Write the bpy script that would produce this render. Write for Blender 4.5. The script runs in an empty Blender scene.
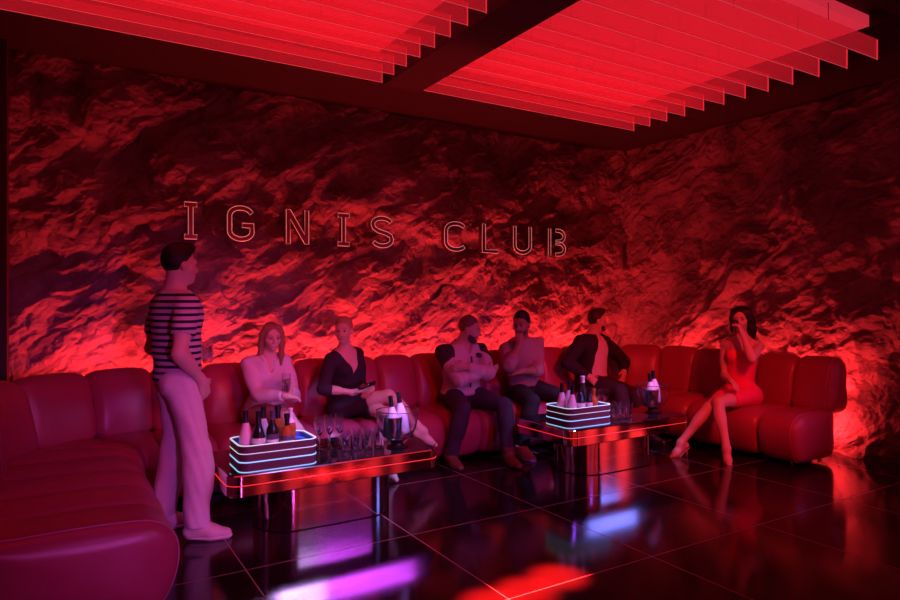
import bpy, bmesh, math, random
import numpy as np
from mathutils import Vector, Matrix
random.seed(7)
rng = np.random.default_rng(11)
SC = bpy.context.scene
COL = SC.collection
PI = math.pi

# ------------------------------------------------------------------ materials
def mat(name, color, rough=.5, metal=0., emit=None, es=0., spec=.5, trans=0., ior=1.45, alpha=1., coat=0., sheen=0.):
    m = bpy.data.materials.new(name); m.use_nodes = True
    b = m.node_tree.nodes['Principled BSDF']
    b.inputs['Base Color'].default_value = (*color, 1)
    b.inputs['Roughness'].default_value = rough
    b.inputs['Metallic'].default_value = metal
    b.inputs['Specular IOR Level'].default_value = spec
    b.inputs['Transmission Weight'].default_value = trans
    b.inputs['IOR'].default_value = ior
    b.inputs['Alpha'].default_value = alpha
    b.inputs['Coat Weight'].default_value = coat
    b.inputs['Sheen Weight'].default_value = sheen
    if emit:
        b.inputs['Emission Color'].default_value = (*emit, 1); b.inputs['Emission Strength'].default_value = es
    return m

def nodes(m): return m.node_tree.nodes, m.node_tree.links, m.node_tree.nodes['Principled BSDF']

def noise_bump(m, scale, strength, dist=.01, detail=4, rough_var=0, coord='Object'):
    n, l, b = nodes(m)
    tc = n.new('ShaderNodeTexCoord'); tx = n.new('ShaderNodeTexNoise')
    tx.inputs['Scale'].default_value = scale; tx.inputs['Detail'].default_value = detail
    bp = n.new('ShaderNodeBump'); bp.inputs['Strength'].default_value = strength; bp.inputs['Distance'].default_value = dist
    l.new(tc.outputs[coord], tx.inputs['Vector']); l.new(tx.outputs['Fac'], bp.inputs['Height']); l.new(bp.outputs['Normal'], b.inputs['Normal'])
    return m

M = {}
M['leather'] = noise_bump(mat('leather', (.37, .045, .10), .34, spec=.55), 90, .12, .004)
M['piping'] = mat('piping', (.42, .14, .24), .4)
M['plinth'] = mat('plinth', (.012, .008, .009), .5)
M['black_ceiling'] = mat('black_ceiling', (.02, .012, .013), .7)
M['beam'] = mat('beam', (.022, .011, .013), .6)
M['chrome'] = mat('chrome', (.80, .72, .72), .09, 1.)
M['drum_chrome'] = mat('drum_chrome', (.78, .66, .66), .12, 1.)
M['steel'] = mat('steel', (.62, .58, .57), .22, 1.)
M['tabletop'] = mat('tabletop', (.012, .008, .010), .05, spec=.6, coat=.3)
M['red_led'] = mat('red_led', (.2, .01, .01), .4, emit=(1, .025, .02), es=1.1)
M['white_led'] = mat('white_led', (.6, .7, .8), .4, emit=(.72, .88, 1.), es=.72)
M['blue_led'] = mat('blue_led', (.2, .4, .8), .4, emit=(.30, .62, 1.), es=1.0)
M['deep_blue_led'] = mat('deep_blue_led', (.05, .1, .6), .4, emit=(.05, .12, 1.), es=.8)
M['tray'] = mat('tray', (.10, .045, .07), .35)
M['tray_inside'] = mat('tray_inside', (.12, .2, .6), .25, spec=.5)  # blue light of the tray bands put into the liner colour
M['glass'] = mat('glass', (.90, .92, 1.), .07, trans=1., ior=1.45)
M['bucket_glass'] = mat('bucket_glass', (.90, .90, 1.), .09, trans=1., ior=1.3)
M['black_foil'] = mat('black_foil', (.012, .01, .012), .4)
M['pink_bottle'] = mat('pink_bottle', (.85, .62, .70), .28)
M['dark_bottle'] = mat('dark_bottle', (.015, .02, .012), .1, spec=.6)
M['amber_bottle'] = mat('amber_bottle', (.42, .10, .02), .1, spec=.6)
M['cream_label'] = mat('cream_label', (.72, .68, .72), .6)
M['dark_label'] = mat('dark_label', (.10, .08, .16), .5)
M['white_foil'] = mat('white_foil', (.82, .70, .74), .45)
M['skin_fair'] = mat('skin_fair', (.70, .46, .38), .5)
M['skin_tan'] = mat('skin_tan', (.52, .31, .24), .5)
M['skin_warm'] = mat('skin_warm', (.62, .38, .30), .5)
M['skin_brown'] = mat('skin_brown', (.30, .165, .12), .5)
M['lips'] = mat('lips', (.46, .20, .18), .45)
M['eye_white'] = mat('eye_white', (.42, .36, .34), .4)
M['iris'] = mat('iris', (.03, .02, .015), .2)
M['hair_black'] = noise_bump(mat('hair_black', (.010, .008, .008), .5), 120, .5, .006)
M['hair_brown'] = noise_bump(mat('hair_brown', (.035, .018, .012), .5), 120, .5, .006)
M['hair_light_brown'] = noise_bump(mat('hair_light_brown', (.15, .075, .05), .6), 120, .5, .006)
M['stubble'] = mat('stubble', (.085, .045, .034), .8)
M['hair_blond'] = noise_bump(mat('hair_blond', (.46, .27, .14), .5), 120, .5, .006)
M['hair_dark_blond'] = noise_bump(mat('hair_dark_blond', (.30, .16, .09), .5), 120, .5, .006)
M['white_cotton'] = noise_bump(mat('white_cotton', (.74, .68, .72), .85), 24, .35, .012, 3)
M['trouser_white'] = noise_bump(mat('trouser_white', (.70, .60, .66), .85), 14, .4, .02, 3)
M['shoe_white'] = mat('shoe_white', (.74, .62, .62), .6)
M['shoe_sole'] = mat('shoe_sole', (.80, .74, .74), .6)
M['shoe_brown'] = mat('shoe_brown', (.16, .06, .035), .45)
M['shoe_black'] = mat('shoe_black', (.02, .015, .015), .4)
M['sandal'] = mat('sandal', (.50, .25, .22), .4)
M['black_dress'] = noise_bump(mat('black_dress', (.030, .020, .034), .8), 18, .35, .012, 3)
M['red_dress'] = noise_bump(mat('red_dress', (.85, .02, .12), .7), 16, .3, .012, 3)
M['skirt_beige'] = mat('skirt_beige', (.40, .27, .22), .8)
M['jacket_light'] = noise_bump(mat('jacket_light', (.56, .42, .42), .8), 22, .4, .014, 3)
M['jacket_dark'] = mat('jacket_dark', (.03, .02, .025), .7)
M['jeans'] = noise_bump(mat('jeans', (.045, .035, .055), .85), 20, .4, .012, 3)
M['sweater'] = noise_bump(mat('sweater', (.33, .22, .24), .9), 22, .45, .014, 3)
M['black_cloth'] = noise_bump(mat('black_cloth', (.016, .011, .014), .85), 18, .35, .012, 3)
M['suit'] = noise_bump(mat('suit', (.022, .020, .034), .8), 18, .35, .012, 3)
M['suit_trouser'] = noise_bump(mat('suit_trouser', (.045, .024, .035), .8), 18, .35, .012, 3)
M['phone'] = mat('phone', (.015, .015, .02), .15)
M['wine'] = mat('wine', (.10, .003, .008), .08)
M['letter_metal'] = mat('letter_metal', (.30, .13, .14), .38, 1.)
M['letter_edge'] = mat('letter_edge', (.8, .6, .6), .3, emit=(1., .42, .40), es=.28)
M['wall_dark'] = mat('wall_dark', (.04, .02, .022), .6)

def striped():
    m = mat('striped_cotton', (.6, .5, .6), .85)
    n, l, b = nodes(m)
    tc = n.new('ShaderNodeTexCoord'); sp = n.new('ShaderNodeSeparateXYZ'); mu = n.new('ShaderNodeMath'); mu.operation = 'MULTIPLY'
    mu.inputs[1].default_value = 1 / .040
    fr = n.new('ShaderNodeMath'); fr.operation = 'FRACT'; gt = n.new('ShaderNodeMath'); gt.operation = 'GREATER_THAN'; gt.inputs[1].default_value = .56
    mx = n.new('ShaderNodeMix'); mx.data_type = 'RGBA'
    mx.inputs['A'].default_value = (.62, .50, .60, 1); mx.inputs['B'].default_value = (.018, .014, .035, 1)
    l.new(tc.outputs['Object'], sp.inputs[0]); l.new(sp.outputs['Z'], mu.inputs[0]); l.new(mu.outputs[0], fr.inputs[0]); l.new(fr.outputs[0], gt.inputs[0])
    l.new(gt.outputs[0], mx.inputs['Factor']); l.new(mx.outputs['Result'], b.inputs['Base Color'])
    return m
M['striped'] = striped()

def rock():
    m = mat('rock', (.2, .15, .15), .5, spec=.5)
    n, l, b = nodes(m)
    tc = n.new('ShaderNodeTexCoord')
    t1 = n.new('ShaderNodeTexNoise'); t1.inputs['Scale'].default_value = 2.2; t1.inputs['Detail'].default_value = 8
    cr = n.new('ShaderNodeValToRGB'); cr.color_ramp.elements[0].position = .35; cr.color_ramp.elements[1].position = .7
    cr.color_ramp.elements[0].color = (.13, .10, .10, 1); cr.color_ramp.elements[1].color = (.30, .23, .23, 1)
    mp = n.new('ShaderNodeMapping'); mp.inputs['Rotation'].default_value = (0, math.radians(38), 0); mp.inputs['Scale'].default_value = (1, 1, 1.5)
    t2 = n.new('ShaderNodeTexNoise'); t2.inputs['Scale'].default_value = 14; t2.inputs['Detail'].default_value = 10; t2.inputs['Roughness'].default_value = .62; t2.inputs['Distortion'].default_value = .6
    bp = n.new('ShaderNodeBump'); bp.inputs['Strength'].default_value = 1.; bp.inputs['Distance'].default_value = .03
    l.new(tc.outputs['Object'], t1.inputs['Vector']); l.new(t1.outputs['Fac'], cr.inputs['Fac']); l.new(cr.outputs['Color'], b.inputs['Base Color'])
    l.new(tc.outputs['Object'], mp.inputs['Vector']); l.new(mp.outputs['Vector'], t2.inputs['Vector']); l.new(t2.outputs['Fac'], bp.inputs['Height']); l.new(bp.outputs['Normal'], b.inputs['Normal'])
    return m
M['rock'] = rock()

def floor_mat():
    m = mat('floor_tile', (.012, .004, .005), .1, spec=.6)
    n, l, b = nodes(m)
    tc = n.new('ShaderNodeTexCoord'); sp = n.new('ShaderNodeSeparateXYZ'); l.new(tc.outputs['Object'], sp.inputs[0])
    fac = None
    for ax, off in (('X', .885), ('Y', 2.585)):
        a = n.new('ShaderNodeMath'); a.operation = 'SUBTRACT'; a.inputs[1].default_value = off - 20 * 1.025 - .512
        d = n.new('ShaderNodeMath'); d.operation = 'DIVIDE'; d.inputs[1].default_value = 1.025
        f = n.new('ShaderNodeMath'); f.operation = 'FRACT'
        s = n.new('ShaderNodeMath'); s.operation = 'SUBTRACT'; s.inputs[1].default_value = .5
        ab = n.new('ShaderNodeMath'); ab.operation = 'ABSOLUTE'
        lt = n.new('ShaderNodeMath'); lt.operation = 'LESS_THAN'; lt.inputs[1].default_value = .0030
        l.new(sp.outputs[ax], a.inputs[0])
        for p, q in ((a, d), (d, f), (f, s), (s, ab), (ab, lt)): l.new(p.outputs[0], q.inputs[0])
        if fac is None: fac = lt
        else:
            mx = n.new('ShaderNodeMath'); mx.operation = 'MAXIMUM'; l.new(fac.outputs[0], mx.inputs[0]); l.new(lt.outputs[0], mx.inputs[1]); fac = mx
    mc = n.new('ShaderNodeMix'); mc.data_type = 'RGBA'; mc.inputs['A'].default_value = (.016, .006, .007, 1); mc.inputs['B'].default_value = (.42, .20, .20, 1)
    l.new(fac.outputs[0], mc.inputs['Factor']); l.new(mc.outputs['Result'], b.inputs['Base Color'])
    t = n.new('ShaderNodeTexNoise'); t.inputs['Scale'].default_value = 3; t.inputs['Detail'].default_value = 5; l.new(tc.outputs['Object'], t.inputs['Vector'])
    mr = n.new('ShaderNodeMapRange'); mr.inputs['To Min'].default_value = .07; mr.inputs['To Max'].default_value = .17; l.new(t.outputs['Fac'], mr.inputs['Value'])
    mx2 = n.new('ShaderNodeMath'); mx2.operation = 'MULTIPLY_ADD'; mx2.inputs[1].default_value = .5
    l.new(fac.outputs[0], mx2.inputs[0]); l.new(mr.outputs['Result'], mx2.inputs[2]); l.new(mx2.outputs[0], b.inputs['Roughness'])
    return m
M['floor'] = floor_mat()

def acrylic():
    m = bpy.data.materials.new('red_acrylic'); m.use_nodes = True
    n, l = m.node_tree.nodes, m.node_tree.links
    n.clear()
    o = n.new('ShaderNodeOutputMaterial'); tr = n.new('ShaderNodeBsdfTransparent'); tr.inputs[0].default_value = (1., .66, .72, 1)
    tl = n.new('ShaderNodeBsdfTranslucent'); tl.inputs[0].default_value = (.85, .06, .10, 1)
    df = n.new('ShaderNodeBsdfDiffuse'); df.inputs[0].default_value = (.85, .06, .10, 1)
    m1 = n.new('ShaderNodeMixShader'); m1.inputs[0].default_value = .5; m2 = n.new('ShaderNodeMixShader'); m2.inputs[0].default_value = .34
    l.new(tl.outputs[0], m1.inputs[1]); l.new(df.outputs[0], m1.inputs[2]); l.new(tr.outputs[0], m2.inputs[1]); l.new(m1.outputs[0], m2.inputs[2]); em = n.new('ShaderNodeEmission'); em.inputs[0].default_value = (1, .045, .09, 1); em.inputs[1].default_value = .085; ad = n.new('ShaderNodeAddShader')   # edge-lit sheet
    l.new(m2.outputs[0], ad.inputs[0]); l.new(em.outputs[0], ad.inputs[1]); l.new(ad.outputs[0], o.inputs[0])
    return m
M['acrylic'] = acrylic()
M['acrylic_edge'] = mat('acrylic_edge', (.8, .1, .12), .4, emit=(1, .10, .14), es=.34)
M['light_panel'] = mat('light_panel', (.5, .05, .06), .6, emit=(1, .040, .085), es=.50)

# ------------------------------------------------------------------ object helpers
def link(name, me, m, parent=None, loc=(0, 0, 0)):
    o = bpy.data.objects.new(name, me); COL.objects.link(o)
    for mm in (m if isinstance(m, (list, tuple)) else [m]):
        if mm: me.materials.append(mm)
    o.location = loc
    if parent: o.parent = parent
    return o

def obj(name, bm, m, parent=None, smooth=True, loc=(0, 0, 0)):
    me = bpy.data.meshes.new(name); bmesh.ops.recalc_face_normals(bm, faces=bm.faces); bm.to_mesh(me); bm.free()
    if smooth:
        me.polygons.foreach_set('use_smooth', [True] * len(me.polygons)); me.set_sharp_from_angle(angle=math.radians(38))
    return link(name, me, m, parent, loc)

def tag(o, label=None, cat=None, group=None, kind=None):
    for k, v in (('label', label), ('category', cat), ('group', group), ('kind', kind)):
        if v: o[k] = v
    return o

def thing(name, label, cat, loc, group=None, rz=0):
    o = bpy.data.objects.new(name, None); COL.objects.link(o); o.location = loc; o.rotation_euler = (0, 0, rz); o.empty_display_size = .1
    return tag(o, label, cat, group)

def box(bm, x0, x1, y0, y1, z0, z1, bev=0, seg=2):
    r = bmesh.ops.create_cube(bm, size=1); vs = r['verts']
    for v in vs: v.co = Vector(((x0 + x1) / 2 + v.co.x * (x1 - x0), (y0 + y1) / 2 + v.co.y * (y1 - y0), (z0 + z1) / 2 + v.co.z * (z1 - z0)))
    if bev:
        es = {e for v in vs for e in v.link_edges}
        bmesh.ops.bevel(bm, geom=list(es), offset=bev, segments=seg, affect='EDGES', profile=.5)

def lathe(bm, prof, n=28, c=(0, 0), closed=False):
    rings = []
    for r, z in prof:
        if r < 1e-6: rings.append([bm.verts.new((c[0], c[1], z))])
        else: rings.append([bm.verts.new((c[0] + r * math.cos(2 * PI * i / n), c[1] + r * math.sin(2 * PI * i / n), z)) for i in range(n)])
    pairs = list(zip(rings, rings[1:])) + ([(rings[-1], rings[0])] if closed else [])
    for a, b in pairs:
        if len(a) == 1 and len(b) == 1: continue
        for i in range(n):
            j = (i + 1) % n
            if len(a) == 1: bm.faces.new((a[0], b[i], b[j]))
            elif len(b) == 1: bm.faces.new((a[i], a[j], b[0]))
            else: bm.faces.new((a[i], a[j], b[j], b[i]))

def tube(bm, pts, r, n=8, closed=False, caps=True):
    pts = [Vector(p) for p in pts]; N = len(pts); rs = r if isinstance(r, (list, tuple)) else [r] * N
    rings = []; up = Vector((0.123, .31, .94)).normalized()
    for i, p in enumerate(pts):
        if closed: t = pts[(i + 1) % N] - pts[i - 1]
        else: t = pts[min(i + 1, N - 1)] - pts[max(i - 1, 0)]
        t.normalize(); a = t.cross(up)
        if a.length < 1e-3: a = t.cross(Vector((1, 0, 0)))
        a.normalize(); b = t.cross(a)
        rings.append([bm.verts.new(p + (a * math.cos(2 * PI * k / n) + b * math.sin(2 * PI * k / n)) * rs[i]) for k in range(n)])
    for a, b in list(zip(rings, rings[1:])) + ([(rings[-1], rings[0])] if closed else []):
        for k in range(n): bm.faces.new((a[k], a[(k + 1) % n], b[(k + 1) % n], b[k]))
    if caps and not closed: bm.faces.new(rings[0]); bm.faces.new(rings[-1])

def rrect(x0, x1, y0, y1, r, seg=6):
    pts = []
    for cx, cy, a0 in ((x1 - r, y1 - r, 0), (x0 + r, y1 - r, PI / 2), (x0 + r, y0 + r, PI), (x1 - r, y0 + r, 1.5 * PI)):
        for k in range(seg + 1):
            a = a0 + PI / 2 * k / seg; pts.append((cx + r * math.cos(a), cy + r * math.sin(a)))
    return pts

def prism(bm, loop, z0, z1, bev=0):
    if bev:
        cx = sum(p[0] for p in loop) / len(loop); cy = sum(p[1] for p in loop) / len(loop)
        def sh(d):
            out = []; N = len(loop)
            for i in range(N):
                p0, p1 = Vector(loop[i - 1]), Vector(loop[(i + 1) % N]); t = (p1 - p0).normalized(); nn = Vector((t.y, -t.x))
                out.append((loop[i][0] - nn.x * d, loop[i][1] - nn.y * d))
            return out
        lv = [(sh(bev), z0), (loop, z0 + bev), (loop, z1 - bev), (sh(bev), z1)]
    else: lv = [(loop, z0), (loop, z1)]
    rings = [[bm.verts.new((x, y, z)) for x, y in lp] for lp, z in lv]
    N = len(loop)
    for a, b in zip(rings, rings[1:]):
        for i in range(N): bm.faces.new((a[i], a[(i + 1) % N], b[(i + 1) % N], b[i]))
    bm.faces.new(rings[0]); bm.faces.new(rings[-1])

def ring_band(bm, outer, inner, z0, z1):
    N = len(outer)
    A = [[bm.verts.new((x, y, z)) for x, y in lp] for lp, z in ((outer, z0), (outer, z1), (inner, z1), (inner, z0))]
    for q in range(4):
        a, b = A[q], A[(q + 1) % 4]
        for i in range(N): bm.faces.new((a[i], a[(i + 1) % N], b[(i + 1) % N], b[i]))

def copy_tree(o, parent=None):
    c = o.copy(); COL.objects.link(c)
    if parent: c.parent = parent
    for ch in list(o.children): copy_tree(ch, c)
    return c

# ------------------------------------------------------------------ the room
XL, XR, YB, YF, ZC = -.64, 6.51, 6.25, -3.2, 3.54
def slab(name, x0, x1, y0, y1, z0, z1, m, kind='structure'):
    bm = bmesh.new(); box(bm, x0, x1, y0, y1, z0, z1); return tag(obj(name, bm, m, smooth=False), kind=kind)
slab('floor', XL - .2, XR + .3, YF - .2, YB + .3, -.12, 0, M['floor'])
slab('ceiling', XL - .2, XR + .3, YF - .2, YB + .3, ZC + .02, ZC + .16, M['black_ceiling'])
slab('wall_left', XL - .16, XL, YF, YB + .2, 0, ZC + .02, M['wall_dark'])
slab('wall_front', XL - .16, XR + .2, YF - .16, YF, 0, ZC + .02, M['wall_dark'])

def vnoise(x, y, seed):
    r = np.random.default_rng(seed); G = r.random((256, 256)).astype(np.float32)
    xi = np.floor(x).astype(int); yi = np.floor(y).astype(int); fx = x - xi; fy = y - yi
    fx = fx * fx * fx * (fx * (fx * 6 - 15) + 10); fy = fy * fy * fy * (fy * (fy * 6 - 15) + 10)
    g = lambda a, b: G[a % 256, b % 256]
    return (g(xi, yi) * (1 - fx) + g(xi + 1, yi) * fx) * (1 - fy) + (g(xi, yi + 1) * (1 - fx) + g(xi + 1, yi + 1) * fx) * fy
def fbm(x, y, seed, o=5, gain=.5):
    s = 0; a = 1; t = 0
    for k in range(o): s = s + a * vnoise(x * 2 ** k, y * 2 ** k, seed + k); t += a; a *= gain
    return s / t
def ridge(x, y, seed, o=5, gain=.5):
    s = 0; a = 1; t = 0
    for k in range(o):
        s = s + a * (1 - np.abs(2 * vnoise(x * 2 ** k, y * 2 ** k, seed + k) - 1)); t += a; a *= gain
    return s / t
def facets(x, y, seed, slope=.8):
    """faceted stone: upper envelope of tilted planes scattered over a jittered grid"""
    r = np.random.default_rng(seed); A = r.random((64, 64, 5)).astype(np.float32)
    xi = np.floor(x).astype(int); yi = np.floor(y).astype(int); best = np.full(x.shape, -9., np.float32)
    for i in (-1, 0, 1):
        for j in (-1, 0, 1):
            c = A[(xi + i) % 64, (yi + j) % 64]; dx = x - (xi + i + c[..., 0]); dy = y - (yi + j + c[..., 1])
            best = np.maximum(best, c[..., 2] * .5 + dx * (c[..., 3] - .5) * slope * 2 + dy * (c[..., 4] - .5) * slope * 2 - .75 * (dx * dx + dy * dy))
    return best
def rock_height(u, v, seed):
    wx = fbm(u * 1.1, v * 1.1, seed + 50, 5) - .5; wy = fbm(u * 1.1 + 9, v * 1.1 + 4, seed + 60, 5) - .5
    w2x = fbm(u * 5, v * 5, seed + 55, 4) - .5; w2y = fbm(u * 5 + 9, v * 5 + 4, seed + 65, 4) - .5
    a = math.radians(34); uu = u + wx * .42 + w2x * .085; vv = v + wy * .42 + w2y * .085
    s = uu * math.cos(a) + vv * math.sin(a); t = -uu * math.sin(a) + vv * math.cos(a)
    big = fbm(s * .8 + 20, t * 1.3 + 20, seed, 3)
    f1 = facets(s * 1.3 + 12, t * 2.3 + 12, seed + 70); f2 = facets(s * 3.6 + 12, t * 6.2 + 12, seed + 71); f3 = facets(s * 9 + 12, t * 14 + 12, seed + 72)
    rd = ridge(s * 1.6 + 40, t * 3.0 + 40, seed + 10, 6, .55)
    fine = fbm(u * 17 + 70, v * 17 + 70, seed + 30, 4, .6)
    return .20 * big + .12 * f1 + .062 * f2 + .028 * f3 + .10 * rd + .014 * fine

def rock_wall(name, origin, du, length, dn, seed, nu, nv):
    u = np.linspace(0, length, nu); v = np.linspace(-.02, ZC + .02, nv); U, V = np.meshgrid(u, v, indexing='ij')
    H = rock_height(U + seed, V, seed); H = H - H.mean()
    H = np.clip(H, -.14, .15)
    P = np.empty((nu, nv, 3)); 
    for k in range(3): P[..., k] = origin[k] + du[k] * U + dn[k] * H
    P[..., 2] = V
    idx = np.arange(nu * nv).reshape(nu, nv)
    F = np.stack([idx[:-1, :-1], idx[1:, :-1], idx[1:, 1:], idx[:-1, 1:]], -1).reshape(-1, 4)
    if np.dot(np.cross(du, (0, 0, 1)), dn) < 0: F = F[:, ::-1]
    me = np_mesh(name, P.reshape(-1, 3), F)
    return tag(link(name, me, M['rock']), kind='structure')

def np_mesh(name, V, F, smooth=True):
    me = bpy.data.meshes.new(name); n = F.shape[1]
    me.vertices.add(len(V)); me.vertices.foreach_set('co', np.ascontiguousarray(V, np.float32).ravel())
    me.loops.add(F.size); me.loops.foreach_set('vertex_index', np.ascontiguousarray(F, np.int32).ravel())
    me.polygons.add(len(F)); me.polygons.foreach_set('loop_start', np.arange(0, F.size, n, dtype=np.int32))
    if smooth: me.polygons.foreach_set('use_smooth', np.ones(len(F), bool))
    me.update(calc_edges=True); return me

rock_wall('wall_back', (XL - .02, YB, 0), (1, 0, 0), XR - XL + .2, (0, -1, 0), 3, 1040, 540)
rock_wall('wall_right', (XR, YB + .2, 0), (0, -1, 0), YB + .2 - YF, (-1, 0, 0), 8, 1240, 500)
# dark frame of the ceiling around the two light wells
bm = bmesh.new(); box(bm, XL, XR, 4.72, YB + .12, 3.47, ZC + .02, .006); tag(obj('trim_1', bm, M['beam'], smooth=False), kind='structure')
bm = bmesh.new(); box(bm, 2.235, 2.572, YF, 4.715, 3.202, ZC + .02, .004); tag(obj('trim_2', bm, M['beam'], smooth=False), kind='structure')
bm = bmesh.new(); box(bm, 5.06, XR + .1, YF, 4.715, 3.47, ZC + .02, .006); tag(obj('trim_3', bm, M['beam'], smooth=False), kind='structure')
bm = bmesh.new(); box(bm, XL, XR + .1, YF, 2.17, 3.40, ZC + .015, .006); tag(obj('trim_5', bm, M['beam'], smooth=False), kind='structure')
bm = bmesh.new(); box(bm, XL, -.325, 5.98, 6.3, 0, 3.47, .004); tag(obj('trim_4', bm, M['wall_dark'], smooth=False), kind='structure')

ORD = ['first', 'second', 'third', 'fourth', 'fifth', 'sixth', 'seventh', 'eighth', 'ninth', 'tenth', 'eleventh', 'twelfth', 'thirteenth', 'fourteenth', 'fifteenth', 'sixteenth', 'seventeenth', 'eighteenth']
for bay, x0, x1, cnt in (('left', XL + .02, 2.20, 12), ('right', 2.58, 5.02, 12)):
    bm = bmesh.new(); box(bm, x0 + .01, x1 - .01, 2.42, 4.70, 3.455, 3.535)
    tag(obj('ceiling_light_panel', bm, M['light_panel'], smooth=False), f'large glowing red ceiling panel above the {bay} bay of baffles', 'ceiling light', 'glowing red ceiling panels')
    proto = None
    for k in range(cnt):
        if proto is None:
            proto = thing('ceiling_baffle', '', 'ceiling baffle', (0, 0, 0))
            bm = bmesh.new(); box(bm, x0, x1, -.005, .005, 3.206, 3.345); obj('acrylic_panel', bm, M['acrylic'], proto, smooth=False)
            bm = bmesh.new(); box(bm, x0, x1, -.003, .003, 3.2035, 3.206); box(bm, x1, x1 + .003, -.005, .005, 3.20, 3.345); obj('lit_edge', bm, M['acrylic_edge'], proto, smooth=False)
            for q in (.12, .45, .74):
                bm = bmesh.new(); tube(bm, [(x0 + (x1 - x0) * q, 0, 3.34), (x0 + (x1 - x0) * q, 0, 3.458)], .003, 6); obj('hanger', bm, M['steel'], proto)
            o = proto
        else: o = copy_tree(proto)
        o.location = (0, 4.66 - .208 * k, 0)
        tag(o, f'translucent red ceiling baffle, {ORD[k]} from the stone wall in the {bay} bay', 'ceiling baffle', f'red baffles in the {bay} ceiling bay')

# ------------------------------------------------------------------ sign letters
LZ, LH, LY = 2.02, .325, 6.10
def letter(ch, x0, x1, strokes, label, w=.040):
    """strokes: polylines in unit space (x 0..1, y 0..1)"""
    t = thing('sign_letter', label, 'sign letter', ((x0 + x1) / 2, LY, LZ), 'letters of the wall sign')
    W = x1 - x0; body = bmesh.new(); edge = bmesh.new()
    for pl, closed in strokes:
        if closed == 'shape':                      # one solid outline
            pts = [(px * W / 2 if kx == 0 else (px * W / 2 - math.copysign(w, px) if kx == 1 else math.copysign(w / 2, px)), py) for px, py, kx in pl(w)]
            f, k = [[body.verts.new((x, dy, y)) for x, y in pts] for dy in (-.022, .05)]
            for i in range(len(pts)): body.faces.new((f[i], f[(i + 1) % len(pts)], k[(i + 1) % len(pts)], k[i]))
            body.faces.new(f); body.faces.new(k); tube(edge, [(x, -.024, y) for x, y in pts], .0034, 6, closed=True); continue
        pts = [Vector(((px - .5) * W, py * LH)) for px, py in pl]; N = len(pts); L, R_ = [], []
        for i in range(N):
            if closed: a, b = pts[i - 1], pts[(i + 1) % N]
            else: a, b = pts[max(i - 1, 0)], pts[min(i + 1, N - 1)]
            d0 = (pts[i] - (pts[i - 1] if (closed or i) else pts[i])); d1 = (pts[(i + 1) % N] - pts[i]) if (closed or i < N - 1) else Vector((0, 0))
            tt = (b - a).normalized(); nn = Vector((-tt.y, tt.x)); k = 1.
            if d0.length > 1e-6 and d1.length > 1e-6:
                c = d0.normalized().dot(d1.normalized()); k = 1 / max(.5, math.sqrt(max(.0, (1 + c) / 2)))
            L.append(pts[i] + nn * w / 2 * k); R_.append(pts[i] - nn * w / 2 * k)
        rows = [[body.verts.new((q.x, dy, q.y)) for q, dy in ((l, -.022), (r, -.022), (r, .05), (l, .05))] for l, r in zip(L, R_)]
        for a, b in list(zip(rows, rows[1:])) + ([(rows[-1], rows[0])] if closed else []):
            for k in range(4): body.faces.new((a[k], a[(k + 1) % 4], b[(k + 1) % 4], b[k]))
        if not closed: body.faces.new(rows[0]); body.faces.new(rows[-1])
        if closed:
            for s in (L, R_): tube(edge, [(q.x, -.024, q.y) for q in s], .0034, 6, closed=True)
        else: tube(edge, [(q.x, -.024, q.y) for q in L + R_[::-1]], .0034, 6, closed=True)
    obj('letter_face', body, M['letter_metal'], t, smooth=False); obj('lit_outline', edge, M['letter_edge'], t)
    bm = bmesh.new()
    xs = {'I': (0,), 'L': (-.5 * W + .02,), 'B': (-.5 * W + .02,)}.get(ch, (-.38 * W, .3 * W) if ch in 'NU' else (-.42 * W,))
    for q in xs:
        for z in (.3, .62):
            bm = bmesh.new(); tube(bm, [(q, .048, LH * z), (q, .17, LH * z)], .006, 8); obj('standoff', bm, M['steel'], t)
def arc(cx, cy, rx, ry, a0, a1, n=14): return [(cx + rx * math.cos(math.radians(a0 + (a1 - a0) * k / n)), cy + ry * math.sin(math.radians(a0 + (a1 - a0) * k / n))) for k in range(n + 1)]
S_I = [(lambda w: [(-1, 0, 0), (-1, w, 0), (-1, w, 2), (-1, LH - w, 2), (-1, LH - w, 0), (-1, LH, 0), (1, LH, 0), (1, LH - w, 0), (1, LH - w, 2), (1, w, 2), (1, w, 0), (1, 0, 0)], 'shape')]
S_G = [(arc(.5, .72, .5, .22, 20, 180, 10) + arc(.5, .28, .5, .22, 180, 350, 12) + [(.99, .45), (.55, .45)], 0)]
S_N = [(lambda w: [(-1, 0, 0), (-1, LH, 0), (-1, LH, 1), (1, w * 2.3, 1), (1, LH, 1), (1, LH, 0), (1, 0, 0), (1, 0, 1), (-1, LH - w * 2.3, 1), (-1, 0, 1)], 'shape')]
S_S = [(arc(.5, .735, .46, .205, 25, 180, 10) + [(.10, .62), (.30, .53), (.70, .46), (.92, .38)] + arc(.5, .265, .46, .205, 0, -155, 10), 0)]
S_C = [(arc(.55, .70, .55, .24, 35, 180, 10) + arc(.55, .30, .55, .24, 180, 325, 10), 0)]
S_L = [([(.05, 1), (.05, .05), (1, .05)], 0)]
S_U = [([(.06, 1)] + arc(.5, .30, .44, .24, 180, 360, 12) + [(.94, 1)], 0)]
S_B = [([(.08, 1), (.08, 0)], 0), ([(.45, .95)] + arc(.62, .74, .34, .20, 80, -80, 8) + [(.45, .53)], 0), ([(.45, .47)] + arc(.62, .26, .36, .21, 80, -80, 8) + [(.45, .05)], 0)]

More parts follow.
